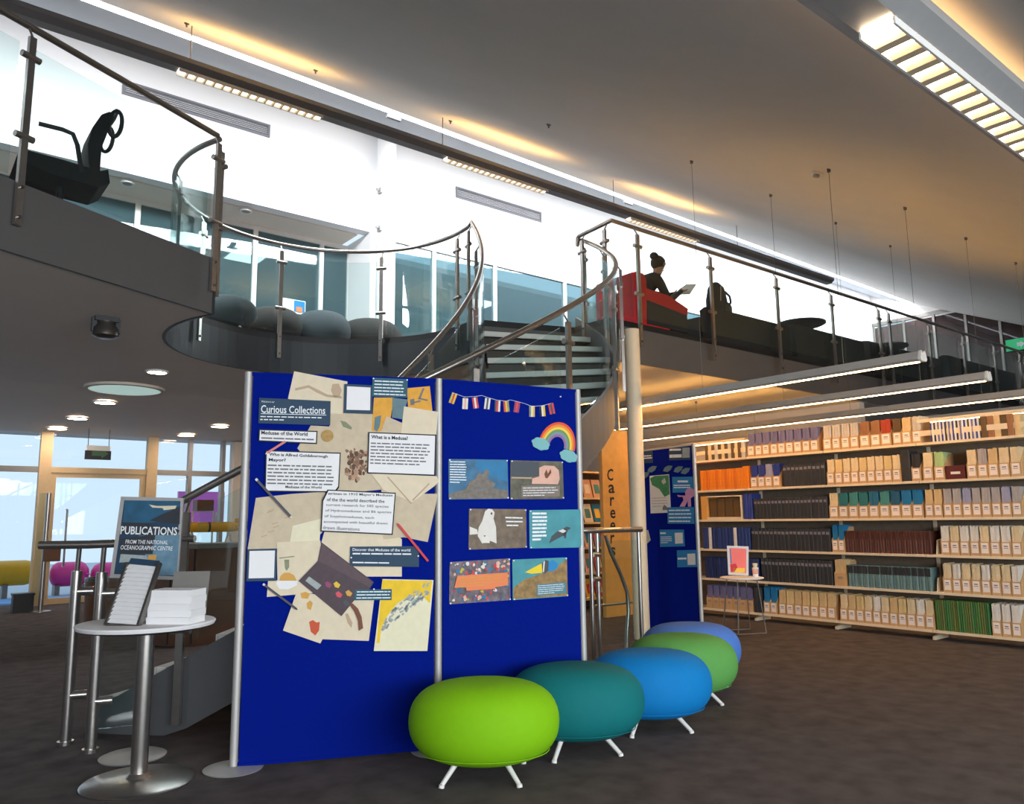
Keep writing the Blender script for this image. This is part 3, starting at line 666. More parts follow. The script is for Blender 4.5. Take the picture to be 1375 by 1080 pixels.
print_lines(o,P1,c6([(640,408),(938,418),(934,530),(636,520)]),7,5,'ink_grey',seed=9,cols=10,th=.4,last=.8)
o = framed('framed white card with large text in the centre of the left panel',c6([(430,640),(760,655),(745,858),(397,842),(405,690)]),6)
for k,(tx,e) in enumerate([('written in 1910 Mayor\u2019s Medusae',745),('of the the world described the',705),('current research for 585 species',725),('of Hydromedusae and 86 species',738),('of Scyphomedusae, each',655),('accompanied with beautiful drawn',720),('drawn illustrations',585)]):
    y = 652+k*27; x0 = 432-k*4
    blet(o,P1,tx,c6([(x0,y),(e,y+10),(e,y+25),(x0,y+17)]),7,'ink' if k < 2 else 'ink_grey',.01)
o = card('caption_card','long dark teal caption card above the paint box',
 'card',P1,c6([(540,915),(872,913),(872,1013),(537,1010)]),3,'navy_card',g1)
blet(o,P1,'Discover that Medusae of the world',c6([(552,922),(830,925),(830,939),(552,936)]),3,'print_white',.01)
print_lines(o,P1,c6([(552,942),(842,945),(842,958),(552,956)]),1,3,'print_white',seed=11,cols=7,th=.5,last=1)
print_lines(o,P1,c6([(552,985),(728,988),(728,1000),(552,998)]),1,3,'print_white',seed=12,cols=3,th=.5,last=1)
pins(o,P1,c6([(545,968),(868,960)]),4)
o = card('caption_card','small teal caption card at the top of the left panel','card',P1,c6([(648,100),(818,107),(815,197),(645,190)]),4,'teal_card',g1)
print_lines(o,P1,c6([(658,108),(810,114),(806,192),(655,186)]),5,4,'print_white',seed=14,cols=5,th=.35,last=1); pins(o,P1,c6([(652,105),(814,112)]),5)
o = card('caption_card','small teal caption card between the paint box and the yellow map','card',P1,c7([(470,275),(617,273),(616,317),(465,318)]),6,'teal_card',g1)
print_lines(o,P1,c7([(478,278),(612,277),(612,314),(474,315)]),3,6,'print_white',seed=15,cols=5,th=.35,last=1); pins(o,P1,c7([(545,273)]),7)
for q,q2,lb in [(c6([(512,130),(645,137),(650,275),(508,270)]),c6([(525,142),(638,148),(636,258),(522,255)]),'navy card with a white square at the top of the left panel'),
               (c7([(38,113),(157,110),(153,240),(33,242)]),c7([(46,120),(148,118),(144,228),(42,230)]),'navy card with a white square at the lower left edge')]:
    o = card('code_card',lb,'card',P1,q,5,'navy_card',g1); decal(o,'white_square',P1,q2,5,WH)
# drawing tools and prints
st_c = P1.px(*c6([(430,380)])[0])
mk('coin', MB().prism([(st_c[0]+.034*math.cos(k*.3142),st_c[1]+.034*math.sin(k*.3142)) for k in range(20)], P1.at, .004,.007), 'coin', label='round gold coin print beside the framed book title card', cat='coin print', group=g1)
def stick(name,label,a,b,w_,m,layer,tip='paper_cream',tail=None):
    a = Vector(a); b = Vector(b); d = (b-a).normalized(); n = Vector((-d.y,d.x))*w_; e = b-d*w_*2.4
    o = card(name,label,'pencil',P1,[tuple(a+n),tuple(e+n),tuple(e-n),tuple(a-n)],layer,m,g1)
    decal(o,'tip',P1,[tuple(e+n),tuple(b),tuple(e-n)],layer,tip)
    if tail: decal(o,'ferrule',P1,[tuple(a+n),tuple(a+d*w_*2+n),tuple(a+d*w_*2-n),tuple(a-n)],layer,tail)
    return o
stick('pencil','red pencil print lying diagonally at the right edge',*c6([(915,985),(765,800)]),1.5,'pencil_red',7,'pencil_red')
stick('pencil','short pink pencil print under the framed book title card',*c6([(228,408),(130,470)]),1.5,'pencil_pink',6,'paper_cream')
stick('pencil','dark pencil print crossing below the framed author card',*c6([(85,588),(262,780)]),1.7,'pencil_dark',7,'paper_cream','alu')
stick('paint_brush','dark thin paint brush print at the lower left of the panel',*c7([(100,252),(240,357)]),1.5,'pencil_dark',7,'ink','alu')
o = card('recipe_sheet','cream sheet with an orange cake drawing beside the lower navy card','paper',P1,c7([(155,85),(330,78),(345,160),(300,290),(115,305),(120,240),(158,238)]),2,'paper_cream',g1)
decal(o,'cake_drawing',P1,c7([(165,240),(170,220),(185,208),(205,207),(225,218),(235,240)]),2,'paint_ochre'); decal(o,'dish_drawing',P1,c7([(152,250),(160,240),(238,240),(236,258),(200,275),(165,272)]),2,'paper_white')
decal(o,'plant_drawing',P1,c7([(185,155),(205,155),(205,185),(195,200),(188,190)]),2,'drawn_green'); decal(o,'plant_drawing',P1,c7([(165,147),(225,140),(226,144),(166,151)]),2,'drawn_green')
o = card('leaf_sheet','cream sheet with red and orange leaf prints at the bottom left','paper',P1,c7([(235,285),(360,300),(390,380),(330,492),(180,440)]),3,'paper_cream',g1)
decal(o,'leaf',P1,c7([(285,405),(300,398),(315,408),(328,405),(325,440),(310,460),(292,445)]),3,'paint_red'); decal(o,'leaf',P1,c7([(250,290),(270,284),(290,292),(280,312),(255,310)]),3,'paint_ochre'); decal(o,'leaf',P1,c7([(275,330),(290,318),(300,330),(292,358),(278,352)]),3,'paint_ochre')
o = card('leaf_sheet','cream sheet hanging below the dark paint box','paper',P1,c7([(345,300),(550,290),(525,482),(335,475)]),2,'paper_cream',g1)
decal(o,'leaf',P1,c7([(430,375),(440,370),(460,410),(455,430),(440,410)]),2,'drawn_tan')
o = card('paint_box','open dark purple paint box print with colour pans','paint box',P1,c7([(335,85),(545,245),(530,270),(465,320),(415,382),(243,240),(320,160)]),5,'paintbox',g1)
decal(o,'lid',P1,c7([(338,92),(538,246),(526,264),(322,160)]),5,'paintbox_lid')
for (x,y),mm in zip([(362,255),(397,256),(405,295),(445,290),(435,330)],['paint_mauve','paint_yellow','paint_coral','paint_ochre','pencil_dark']): decal(o,'paint_pan',P1,c7([(x-14,y-6),(x-2,y-14),(x+14,y),(x+6,y+13),(x-8,y+9)]),5,mm)
decal(o,'label',P1,c7([(285,222),(335,258),(318,276),(270,240)]),5,'map_grey')
card('strap','brown curved strap print hanging from the paint box','strap',P1,c7([(447,335),(460,330),(482,352),(496,385),(502,430),(485,440),(482,400),(468,365)]),6,'strap',g1)
o = card('coast_map','yellow and cream coast map sheet at the lower right of the left panel','map',P1,c7([(580,233),(785,237),(760,522),(545,522)]),4,'map_cream',g1)
decal(o,'land',P1,c7([(580,236),(780,240),(770,330),(740,300),(690,300),(640,330),(600,380),(575,430),(568,490),(556,490)]),4,'map_yellow')
mb = MB(); rr = random.Random(21)
for k in range(60):
    f = rr.random(); x = 575+185*f+12*(rr.random()-.5); y = 430-165*f**.8+50*(rr.random()-.4); dx = 5+12*rr.random(); dy = -(6+16*rr.random())
    st = [P1.px(*p) for p in c7([(x,y),(x+dx,y+dy),(x+dx+6,y+dy+3),(x+7,y+5)])]; oo = .0012+4*.0022+.0022; mb.prism(st,P1.at,oo,oo+.0004)
mk('coastline',mb,'map_grey',o); pins(o,P1,c7([(577,233)]),5,'ink')
# ------------- right panel
g2 = 'photo cards pinned to the right blue panel'
mat('sea_blue',(58,112,150),.6,noise=.3,nscale=14); mat('sea_deep',(34,120,170),.6,noise=.12,nscale=14); mat('reef_grey',(120,112,104),.6,noise=.25,nscale=40); mat('olive_scene',(96,94,80),.6,noise=.3,nscale=24)
mat('rock_brown',(116,100,84),.6,noise=.3,nscale=24); mat('turquoise',(70,150,162),.6,noise=.12,nscale=12); mat('reef_mix',(110,100,110),.6,noise=.5,nscale=30); mat('coral_brown',(150,120,74),.6,noise=.35,nscale=30)
mat('salmon',(236,136,92),.8); mat('bird_white',(226,222,216),.7,noise=.03); mat('fish_yellow',(236,208,40),.6); mat('fish_blue',(30,134,196),.6); mat('penguin',(70,76,84),.6); mat('pinkish',(224,176,158),.6,noise=.08); mat('caption_grey',(132,120,112),.7); mat('caption_teal',(84,134,150),.7); mat('coral_red',(206,64,70),.6,noise=.2); mat('coral_lime',(180,186,70),.6,noise=.2)
def photo(label, q, m): 
    o = card('photo_card',label,'photo card',P2,c8(q),1,m,g2); pins(o,P2,c8([(q[0][0]+4,q[0][1]+4),(q[1][0]-4,q[1][1]+4),(q[2][0]-4,q[2][1]-4),(q[3][0]+4,q[3][1]-4)]),2); return o
D = lambda o,n,q,m,l=1: decal(o,n,P2,c8(q),l,m)
o = photo('blue photo card of a sea creature on the sea bed, top left of six',[(65,350),(303,353),(307,510),(66,513)],'sea_blue')
D(o,'open_water',[(180,356),(300,357),(304,440),(240,420),(170,380)],'sea_deep'); D(o,'creature',[(130,480),(150,440),(170,432),(185,405),(200,412),(215,392),(230,400),(222,430),(255,450),(240,470),(190,465)],'reef_grey',2)
D(o,'sea_bed',[(68,490),(140,470),(250,468),(304,478),(306,509),(68,511)],'reef_grey'); print_lines(o,P2,c8([(70,356),(140,357),(136,450),(70,448)]),9,2,'print_white',seed=31,cols=3,th=.4)
o = photo('dark photo card with a pale rounded animal, top right of six',[(315,355),(525,360),(530,510),(314,513)],'olive_scene')
D(o,'water',[(318,360),(430,362),(428,420),(318,424)],'penguin'); D(o,'animal',[(400,450),(402,428),(430,420),(430,385),(450,376),(490,378),(508,395),(512,430),(505,452)],'pinkish',2); D(o,'animal_mark',[(450,410),(458,392),(464,410),(475,390),(478,405),(462,428),(454,426)],'strap',3)
D(o,'branch',[(318,422),(400,424),(400,430),(318,428)],'drawn_tan',2); b_ = D(o,'caption',[(358,458),(512,456),(512,500),(358,504)],'caption_grey',2); print_lines(o,P2,c8([(364,462),(508,460),(508,500),(364,502)]),4,3,'print_white',seed=32,cols=7,th=.3)
o = photo('brown photo card of a white bird with its chick, middle left of six',[(148,550),(378,552),(380,707),(146,715)],'rock_brown')
D(o,'bird',[(182,660),(186,625),(200,600),(212,560),(225,550),(240,552),(250,565),(246,590),(256,625),(258,690),(235,680),(200,690)],'bird_white',2); D(o,'tail',[(150,622),(180,634),(184,652),(150,655)],'bird_white',2)
D(o,'chick',[(200,688),(198,668),(206,655),(216,655),(226,670),(230,688)],'paper',3); D(o,'eye',[(234,566),(240,565),(240,574),(235,574)],'ink',3); D(o,'beak',[(205,658),(213,657),(209,664)],'ink',4)
print_lines(o,P2,c8([(292,578),(366,580),(366,625),(300,625)]),3,2,'print_white',seed=33,cols=3,th=.35,last=.7)
o = photo('turquoise photo card of a diving penguin, middle right of six',[(390,556),(600,553),(602,706),(392,710)],'turquoise')
D(o,'penguin_body',[(470,690),(480,660),(505,640),(530,630),(545,640),(535,655),(500,672),(478,685)],'penguin',2); D(o,'penguin_head',[(525,632),(540,622),(555,626),(556,630),(540,640)],'penguin',2); D(o,'breast',[(505,640),(525,632),(538,640),(525,648)],'bird_white',3); D(o,'flipper',[(525,650),(540,645),(538,668),(532,670)],'penguin',2)
print_lines(o,P2,c8([(402,562),(462,562),(460,680),(402,682)]),8,2,'print_white',seed=34,cols=2,th=.55)
o = photo('coral reef photo card with an orange text banner, bottom left of six',[(70,765),(312,750),(315,918),(68,935)],'reef_mix')
rr = random.Random(5)
cb_ = {}
for k in range(150):
    x = 76+230*rr.random(); y = 772+150*rr.random()-(x-76)*.06; s_ = 3+7*rr.random(); cm = rr.choice(['coral_red','coral_red','coral_lime','sea_deep','pinkish','sea_blue','bird_white','olive_scene'])
    mb = cb_.setdefault(cm,MB()); pts = c8([(x+s_*math.cos(t)*(.6+.6*rr.random()),y+s_*math.sin(t)*(.6+.6*rr.random())) for t in (0,1.05,2.1,3.14,4.2,5.2)]); oo = .0012+.0022+.0016+.00004*k
    mb.prism([P2.px(*p) for p in pts],P2.at,oo,oo+.0001)
for cm,mb in cb_.items(): mk('coral',mb,cm,o,kind='stuff')
D(o,'banner',[(98,820),(300,806),(302,858),(250,866),(250,872),(135,880),(132,866),(86,868)],'salmon',5); print_lines(o,P2,c8([(104,824),(292,812),(292,858),(104,870)]),4,6,'paint_ochre',seed=36,cols=8,th=.3)
o = photo('photo card of a yellow and blue reef fish, bottom right of six',[(322,755),(541,746),(546,902),(324,918)],'turquoise')
D(o,'reef',[(326,870),(370,835),(430,815),(480,800),(520,770),(542,750),(545,900),(326,915)],'coral_brown',1)
D(o,'fish_tail',[(372,806),(405,788),(440,770),(442,808),(400,812)],'fish_yellow',2); D(o,'fish_band',[(440,770),(455,756),(468,760),(466,800),(455,810),(442,808)],'penguin',2); D(o,'fish_head',[(466,766),(485,756),(502,768),(506,785),(490,800),(466,802)],'fish_blue',2); D(o,'fish_stripe',[(446,764),(452,760),(448,806),(443,804)],'bird_white',3)
D(o,'caption',[(420,855),(536,846),(538,890),(420,900)],'caption_teal',2); print_lines(o,P2,c8([(424,857),(534,849),(534,888),(424,897)]),5,3,'print_white',seed=37,cols=6,th=.3)
# bunting of little flags
bt = thing('flag_bunting','string of ten tiny paper flags across the top of the right panel','bunting',P2.at(*P2.px(680,545),.004))
strg = [(84,84),(130,100),(175,98),(200,94),(225,103),(262,113),(298,117),(315,112),(340,118),(370,126),(402,138),(445,135),(478,126)]
mk('string', MB().tube([P2.at(*P2.px(*p),.004) for p in c8(strg)],.0012,5), 'print_white', bt)
fl = [((84,105),['coral_lime','coral_red','paint_yellow'],.35),((133,127),['bird_white','pinkish','bird_white'],.05),((174,124),['coral_red','bird_white','coral_red'],-.15),((222,127),['bird_white','penguin','bird_white'],.12),((263,137),['penguin','coral_red','bird_white'],.04),((299,138),['coral_red','paint_yellow','drawn_green'],-.1),((341,140),['paint_mauve','coral_red','paint_mauve'],.15),((402,158),['drawn_green','bird_white','paint_yellow'],.0),((444,156),['ink','bird_white','paint_yellow'],-.08),((481,147),['coral_red','pencil_dark','coral_red'],-.2)]
for (x,y),cols,rot in fl:
    def fp(a,b): return (x+(a*math.cos(rot)-b*math.sin(rot)), y+(a*math.sin(rot)+b*math.cos(rot)))
    hw,hh = 11,22
    f0 = mk('flag', MB().prism([P2.px(*p) for p in c8([fp(-hw,-hh),fp(hw,-hh),fp(hw,hh),fp(-hw,hh)])],P2.at,.002,.003), cols[1], bt)
    for k,cm in ((0,cols[0]),(2,cols[2])):
        a0 = -hw+k*hw*2/3; mk('stripe', MB().prism([P2.px(*p) for p in c8([fp(a0,-hh),fp(a0+hw*2/3,-hh),fp(a0+hw*2/3,hh),fp(a0,hh)])],P2.at,.003,.0036), cm, f0)
# rainbow with two clouds
rb = thing('rainbow_cutout','paper rainbow cutout with two pale blue clouds on the right panel','rainbow',P2.at(*P2.px(745,590),.004))
mat('rb1',(228,86,54),.8); mat('rb2',(240,146,56),.8); mat('rb3',(240,206,90),.8); mat('rb4',(110,156,92),.8); mat('rb5',(128,150,168),.8); mat('rb6',(150,110,160),.8); mat('cloud_paper',(126,186,190),.8)
def rpt(r,a): 
    ca = math.cos(a); sa = math.sin(a); x,y = r*ca*75,-r*sa*100; t = .25
    return (501+x*math.cos(t)-y*math.sin(t)*.9, 300+x*math.sin(t)+y*math.cos(t))
for k,cm in enumerate(['rb1','rb2','rb3','rb4','rb5','rb6']):
    r0,r1 = 1-k*.1,1-(k+1)*.1; an = [math.pi*i/20 for i in range(21)]
    mk('rainbow_band', MB().prism([P2.px(*p) for p in c8([rpt(r0,a) for a in an]+[rpt(r1,a) for a in reversed(an)])],P2.at,.002,.004), cm, rb)
for cx,cy in ((436,289),(549,338)):
    pts = []
    for i in range(40):
        a = math.tau*i/40; r = 1+.13*abs(math.sin(a*3.5)); x,y = 34*r*math.cos(a),22*r*math.sin(a); pts.append((cx+x*math.cos(.35)-y*math.sin(.35),cy+x*math.sin(.35)+y*math.cos(.35)))
    mk('cloud', MB().prism([P2.px(*p) for p in c8(pts)],P2.at,.004,.007), 'cloud_paper', rb)
t_ = thing('push_pin','lone white push pin at the top right of the right panel','pin',P2.at(*P2.px(752,533),.0)); pins(t_,P2,[(752,533)],0)
# ------------------------------------------------------------------ bubble stools
cols = [('lime',(128,190,10)),('teal',(8,112,116)),('azure',(4,124,196)),('leaf',(96,164,84)),('peri',(80,128,214))]
for n,c in cols: mat('stool_'+n,c,.75,noise=.02,nscale=30,bump=.08,bscale=900,spec=.25)
RX,RY,H0,H1 = .377,.285,.07,.455
prof = []
for i in range(23):
    t = math.pi*i/22; r = max(0,math.sin(t))**.56; z = -math.cos(t); z = math.copysign(abs(z)**.92,z); prof.append((max(r,1e-7),(H0+H1)/2+z*(H1-H0)/2))
YR = YAW-math.pi/2      # long axis across the view
for k,((x,y),(n,_),lb) in enumerate(zip([(2.43,3.31),(3.07,3.325),(3.72,3.37),(4.38,3.66),(4.88,3.99)],cols,['lime green rounded stool on white legs, nearest of the row','dark teal rounded stool between the lime and bright blue stools','bright blue rounded stool in the middle of the row','leaf green rounded stool behind the bright blue stool','periwinkle blue rounded stool at the far end of the row'])):
    t = thing('bubble_stool',lb,'stool',(x,y,0),'rounded stools in front of the display board')
    cu = mk('cushion', MB().lathe(prof,(x,y,0),56,sx=RX,sy=RY,rot=YR), 'stool_'+n, t, smooth=True)
    mk('seam', MB().tube([(x+(RX*.86*math.cos(a)*math.cos(YR)-RY*.86*math.sin(a)*math.sin(YR)), y+(RX*.86*math.cos(a)*math.sin(YR)+RY*.86*math.sin(a)*math.cos(YR)), H0+.055) for a in [math.tau*i/40 for i in range(40)]],.0025,5,closed=True), 'stool_'+n, cu)
    ra = [.75,1.05,1.0,1.15,1.1][k]
    for q in range(4):
        a = YR+ra+math.pi/2*q+math.pi; ex,ey = math.cos(a),math.sin(a)
        lg = mk('leg', MB().cyl((x+ex*.17,y+ey*.15,H0+.03),(x+ex*.265,y+ey*.25,.012),.014,12,.011), 'white_metal', t, smooth=True)
        mk('foot', MB().cyl((x+ex*.265,y+ey*.25,.014),(x+ex*.268,y+ey*.253,0),.014,12), 'white_metal', lg)
# ------------------------------------------------------------------ round table and what stands on it
tc = Vector((1.075,4.32,0)); TH = .765
t = thing('pedestal_table','round white pedestal table with a chrome column at lower left','table',tc)
mk('top', MB().lathe([(.30,TH-.022),(.318,TH-.02),(.325,TH-.006),(.32,TH),(.0001,TH)],tc,56), 'paper_white', t, smooth=True)
mk('top_edge', MB().lathe([(.27,TH-.034),(.312,TH-.0225),(.27,TH-.0222)],tc,56), 'dark_plastic', t)
mk('column', MB().cyl(tc+Vector((0,0,.02)),tc+Vector((0,0,TH-.03)),.04,28), 'steel', t, smooth=True)
mk('base', MB().lathe([(.255,0),(.26,.008),(.25,.016),(.06,.03),(.045,.05)],tc,56), 'steel', t, smooth=True)
# brochure rack leaning back
e = Vector((math.sin(YAW),-math.cos(YAW),0)); fdir = Vector((math.cos(YAW),math.sin(YAW),0))
er = (e*.99-fdir*.12).normalized(); fr = Vector((-er.y,er.x,0))
b0 = tc-e*.05-fdir*.15; b0.z = TH
rk = thing('leaflet_rack','slanted grey leaflet rack with stacked slots on the round table','leaflet rack',b0)
tilt = Vector(fr*.30+e*.12+Vector((0,0,1))).normalized(); RH = .31; RW = .085
def rp(a,h,o=0): return b0+er*a+tilt*h+fr*o
for s in (-1,1):
    mk('side_rail', MB().bar(rp(s*RW,0),rp(s*RW,RH),.012,.03,side=er), 'steel_dark', rk)
mk('back_plate', MB().bar(rp(0,.0,.012),rp(0,RH,.012),RW*2,.004,side=er), 'alu', rk)
for k in range(14):
    h = .012+k*.0205
    mk('leaflet', MB().bar(rp(0,h,-.012),rp(0,h+.019,.004),RW*1.86,.003,side=er), 'paper_white', rk)
mk('header', MB().bar(rp(0,RH-.012,-.004),rp(0,RH+.016,.004),RW*1.9,.003,side=er), 'navy_card', rk)
mk('foot', MB().bar(rp(0,.004,-.01),rp(0,.004,.10),RW*2,.008,side=er), 'steel_dark', rk)
mk('stay', MB().bar(rp(0,RH*.7,.01),b0+fr*.17+e*.03+Vector((0,0,.005)),.02,.004,side=er), 'alu', rk)
# stack of booklets
bc = tc+e*.165-fdir*.05; bc.z = TH
z = TH
for k in range(5):
    h = .032; a = (-.02,.03,-.01,.02,-.015)[k]; mb = MB().box(-.112,.112,-.075,.075,0,h)
    mb.xf(Matrix.Translation((bc.x+.004*(k%2),bc.y,z)) @ Matrix.Rotation(YAW-math.pi/2+a-.12,4,'Z'))
    mk('booklet_stack', mb, 'paper_white', label='white booklet bundle on the round table, '+['lowest','second from the bottom','middle one','second from the top','topmost'][k]+' of the pile', cat='booklets', group='white booklet bundles on the round table')
    z += h+.0006
# grey leaflet holder behind the pile
hb = tc+e*.15+fdir*.10; hb.z = TH
hd = thing('leaflet_holder','upright grey leaflet holder behind the white booklets','leaflet holder',hb)
mk('back', MB().bar(hb+Vector((0,0,.0))+fdir*.02,hb+Vector((0,0,.235))+fdir*.06,.19,.005,side=e), 'counter_grey', hd)
mk('tray', MB().bar(hb+Vector((0,0,.004)),hb-fdir*.05+Vector((0,0,.004)),.19,.006,side=e), 'counter_grey', hd); mk('front_lip', MB().bar(hb-fdir*.05,hb-fdir*.055+Vector((0,0,.06)),.19,.004,side=e), 'counter_grey', hd)
# PUBLICATIONS sign on a pole stand
sb = Vector((1.16,4.80,0))
sg = thing('sign_stand','framed blue poster sign reading PUBLICATIONS on a pole stand behind the round table','sign',sb)
mk('base', MB().lathe([(.165,0),(.17,.008),(.15,.016),(.02,.022)],sb,44), 'alu', sg, smooth=True)
sdist = 0
Spl = Pl((sb.x-e.x*.4,sb.y-e.y*.4),(sb.x+e.x*.4,sb.y+e.y*.4))
mk('pole', MB().cyl(sb+Vector((0,0,.02))-fdir*-.02,sb+Vector((0,0,1.2))+fdir*.02,.017,14), 'alu', sg, smooth=True)
def sgp(q,o0,o1,name,m,par): return mk(name, MB().prism([Spl.px(*p) for p in q],Spl.at,o0,o1), m, par)
OUT = [(163,667),(247,669),(239,779),(148,776)]; INN = [(168,672),(243,674),(235,774),(154,771)]
fo = sgp(OUT,-.006,.006,'sign_frame','alu',sg)
pf = sgp(INN,.006,.008,'poster','navy_card',sg)
def sgd(q,m,n,l=0): return sgp(q,.008+l*.0006,.0085+l*.0006,n,m,pf)
z1 = lambda L: [(130+x/5.27,655+y/5.27) for x,y in L]
mat('poster_sea',(40,92,124),.6,noise=.2,nscale=14); mat('poster_dark',(48,54,62),.6,noise=.15,nscale=14); mat('poster_light',(104,140,162),.6,noise=.2,nscale=20)
sgd(z1([(205,90),(595,95),(590,140),(480,180),(380,230),(470,240),(340,250),(190,245)]),'poster_sea','sea_picture'); sgd(z1([(595,130),(590,260),(380,235),(480,185)]),'poster_dark','rock_picture',1)
sgd(z1([(375,120),(430,130),(460,130),(570,128),(560,150),(480,160),(470,145),(400,142)]),'paper_cream','ray_picture',2); sgd(z1([(190,245),(330,250),(590,300),(575,340),(180,330)]),'poster_dark','dark_band',1)
sgd(z1([(300,340),(590,330),(570,620),(400,620)]),'poster_light','lower_picture',1); sgd(z1([(175,360),(420,330),(400,470),(165,470)]),'poster_dark','dark_band',2)
def slet(tx,q,m,b=0): return letters(pf, lambda x,y: Spl.at(*Spl.px(x,y),.0105), tx, z1(q), m, b)
slet('PUBLICATIONS',[(178,272),(578,280),(572,338),(172,330)],'print_white',.02)
slet('FROM THE NATIONAL',[(212,368),(512,374),(508,402),(208,396)],'print_white',.01); slet('OCEANOGRAPHIC CENTRE',[(178,406),(545,416),(540,446),(172,438)],'print_white',.01)
sgd(z1([(370,478),(430,474),(425,500),(420,530),(365,522)]),'paint_ochre','orange_mark',3); sgd(z1([(175,470),(360,480),(370,520),(165,530)]),'map_grey','small_picture',3)
# ================================================================== JOURNAL SHELVING
SU = 8.37; SD = .27
BV = [6.88,5.84,4.80,3.755,2.71]
LEV = [1.99,1.60,1.221,.848,.478,.10]
mat('shelf_gap_dark',(112,98,82),.8,noise=.1)  # added backing; dark brown stands for shaded gaps and books seen through
sh = thing('library_shelving','long cream metal shelving run filled with bound journals and boxes','shelving',(SU+SD/2,4.8,0))
for v in BV:
    up_ = mk('upright', MB().box(SU+SD,SU+SD+.04,v-.018,v+.018,.0,2.27), 'cream_metal', sh)
    mk('foot', MB().prism([(SU+.02,0),(SU+SD,0),(SU+SD,.085),(SU+.02,.03)], lambda a,b,o: Vector((a,o,b)), v-.014, v+.014), 'cream_metal', sh)
mk('dark_gap_backing', MB().box(SU+SD+.012,SU+SD+.022,BV[-1],BV[0],.08,1.98), 'shelf_gap_dark', sh)
for a,b in zip(BV,BV[1:]):
    for z in LEV:
        mk('shelf', MB().box(SU,SU+SD+.012,b+.003,a-.003,z-.026,z), 'cream_metal', sh)
        for v in (a-.004,b+.004): pass
    mk('top_rail', MB().box(SU+SD-.03,SU+SD+.04,b+.02,a-.02,2.235,2.262), 'cream_metal', sh)
for a,b in ((BV[0],BV[1]),(BV[3],BV[4])):
    mk('front_slat', MB().box(SU+.02,SU+.03,b+.02,a-.02,2.06,2.115), 'cream_metal', sh)
    mk('front_slat', MB().box(SU+.02,SU+.03,b+.02,a-.02,2.20,2.235), 'cream_metal', sh)
def Vat(x, z, u=SU+.02):
    y = 700
    for _ in range(12):
        y2 = y+2; z0 = hu(x,y,u).z; z1_ = hu(x,y2,u).z; y += (z-z0)/(z1_-z0)*2
    return hu(x,y,u).y
BK = {}
def bcol(rgb, rough=.6):
    n = 'bk_%d_%d_%d'%rgb
    if n not in M: mat(n,rgb,rough,noise=.06,nscale=30)
    return n
def sorted_v(x0,x1,z):
    a,b = Vat(x0,z),Vat(x1,z); return max(a,b),min(a,b)
SHN = ['top shelf','second shelf','third shelf','fourth shelf','fifth shelf','lowest shelf']
ORD = ['first','second','third','fourth','fifth','sixth','seventh','eighth','ninth','tenth','eleventh','twelfth','thirteenth','fourteenth','fifteenth','sixteenth','seventeenth','eighteenth','nineteenth','twentieth']+['twenty-'+x for x in ('first','second','third','fourth','fifth','sixth','seventh','eighth','ninth')]+['thirtieth','thirty-first','thirty-second']
NB = [0]*6; CN = {}
ck = [0]
def books(lv, x0, x1, n, cols, h, label, dep=.2, var=.02, spine=None, band=None, cat='book', off=.015, alt={}):
    z = LEV[lv]; va,vb = sorted_v(x0,x1,z); w_ = (va-vb)/n; rr = random.Random(lv*100+int(x0)); g = label.split(',')[0]+' on the '+SHN[lv]
    protos = {}
    for k in range(n):
        c = cols[k%len(cols)] if isinstance(cols,list) else cols
        hh = h*(1+var*(rr.random()-.5)*2); t0 = off+.008*rr.random()
        key = c
        if key not in protos:
            wd = w_*.94; d = dep; r = min(.006,wd*.3)
            poly = [(0,wd/2-r),(0,-wd/2+r),(r*.8,-wd/2),(d,-wd/2),(d,wd/2),(r*.8,wd/2)]
            mb = MB().prism(poly, lambda a,b,o: Vector((a,b,o)), 0, h)
            kids = []
            if spine: kids.append(('spine_label', MB().box(-.0012,.001,-wd*.36,wd*.36,h*.74,h*.86), spine))
            if band: kids.append(('spine_band', MB().box(-.0012,.001,-wd*.46,wd*.46,h*.62,h*.97), band))
            protos[key] = (mesh_of('book',mb,c), [(nm,mesh_of(nm,m_,mm)) for nm,m_,mm in kids])
        me,kids = protos[key]
        o = bpy.data.objects.new('book',me); C.objects.link(o); o.location = (SU+t0,va-(k+.5)*w_,z); o.scale.z = hh/h
        props(o, alt.get(c,label)+(', %s from left in its row,'%ORD[k] if n > 1 else ',')+' '+SHN[lv], cat, g)
        for nm,km in kids:
            q = bpy.data.objects.new(nm,km); C.objects.link(q); q.parent = o
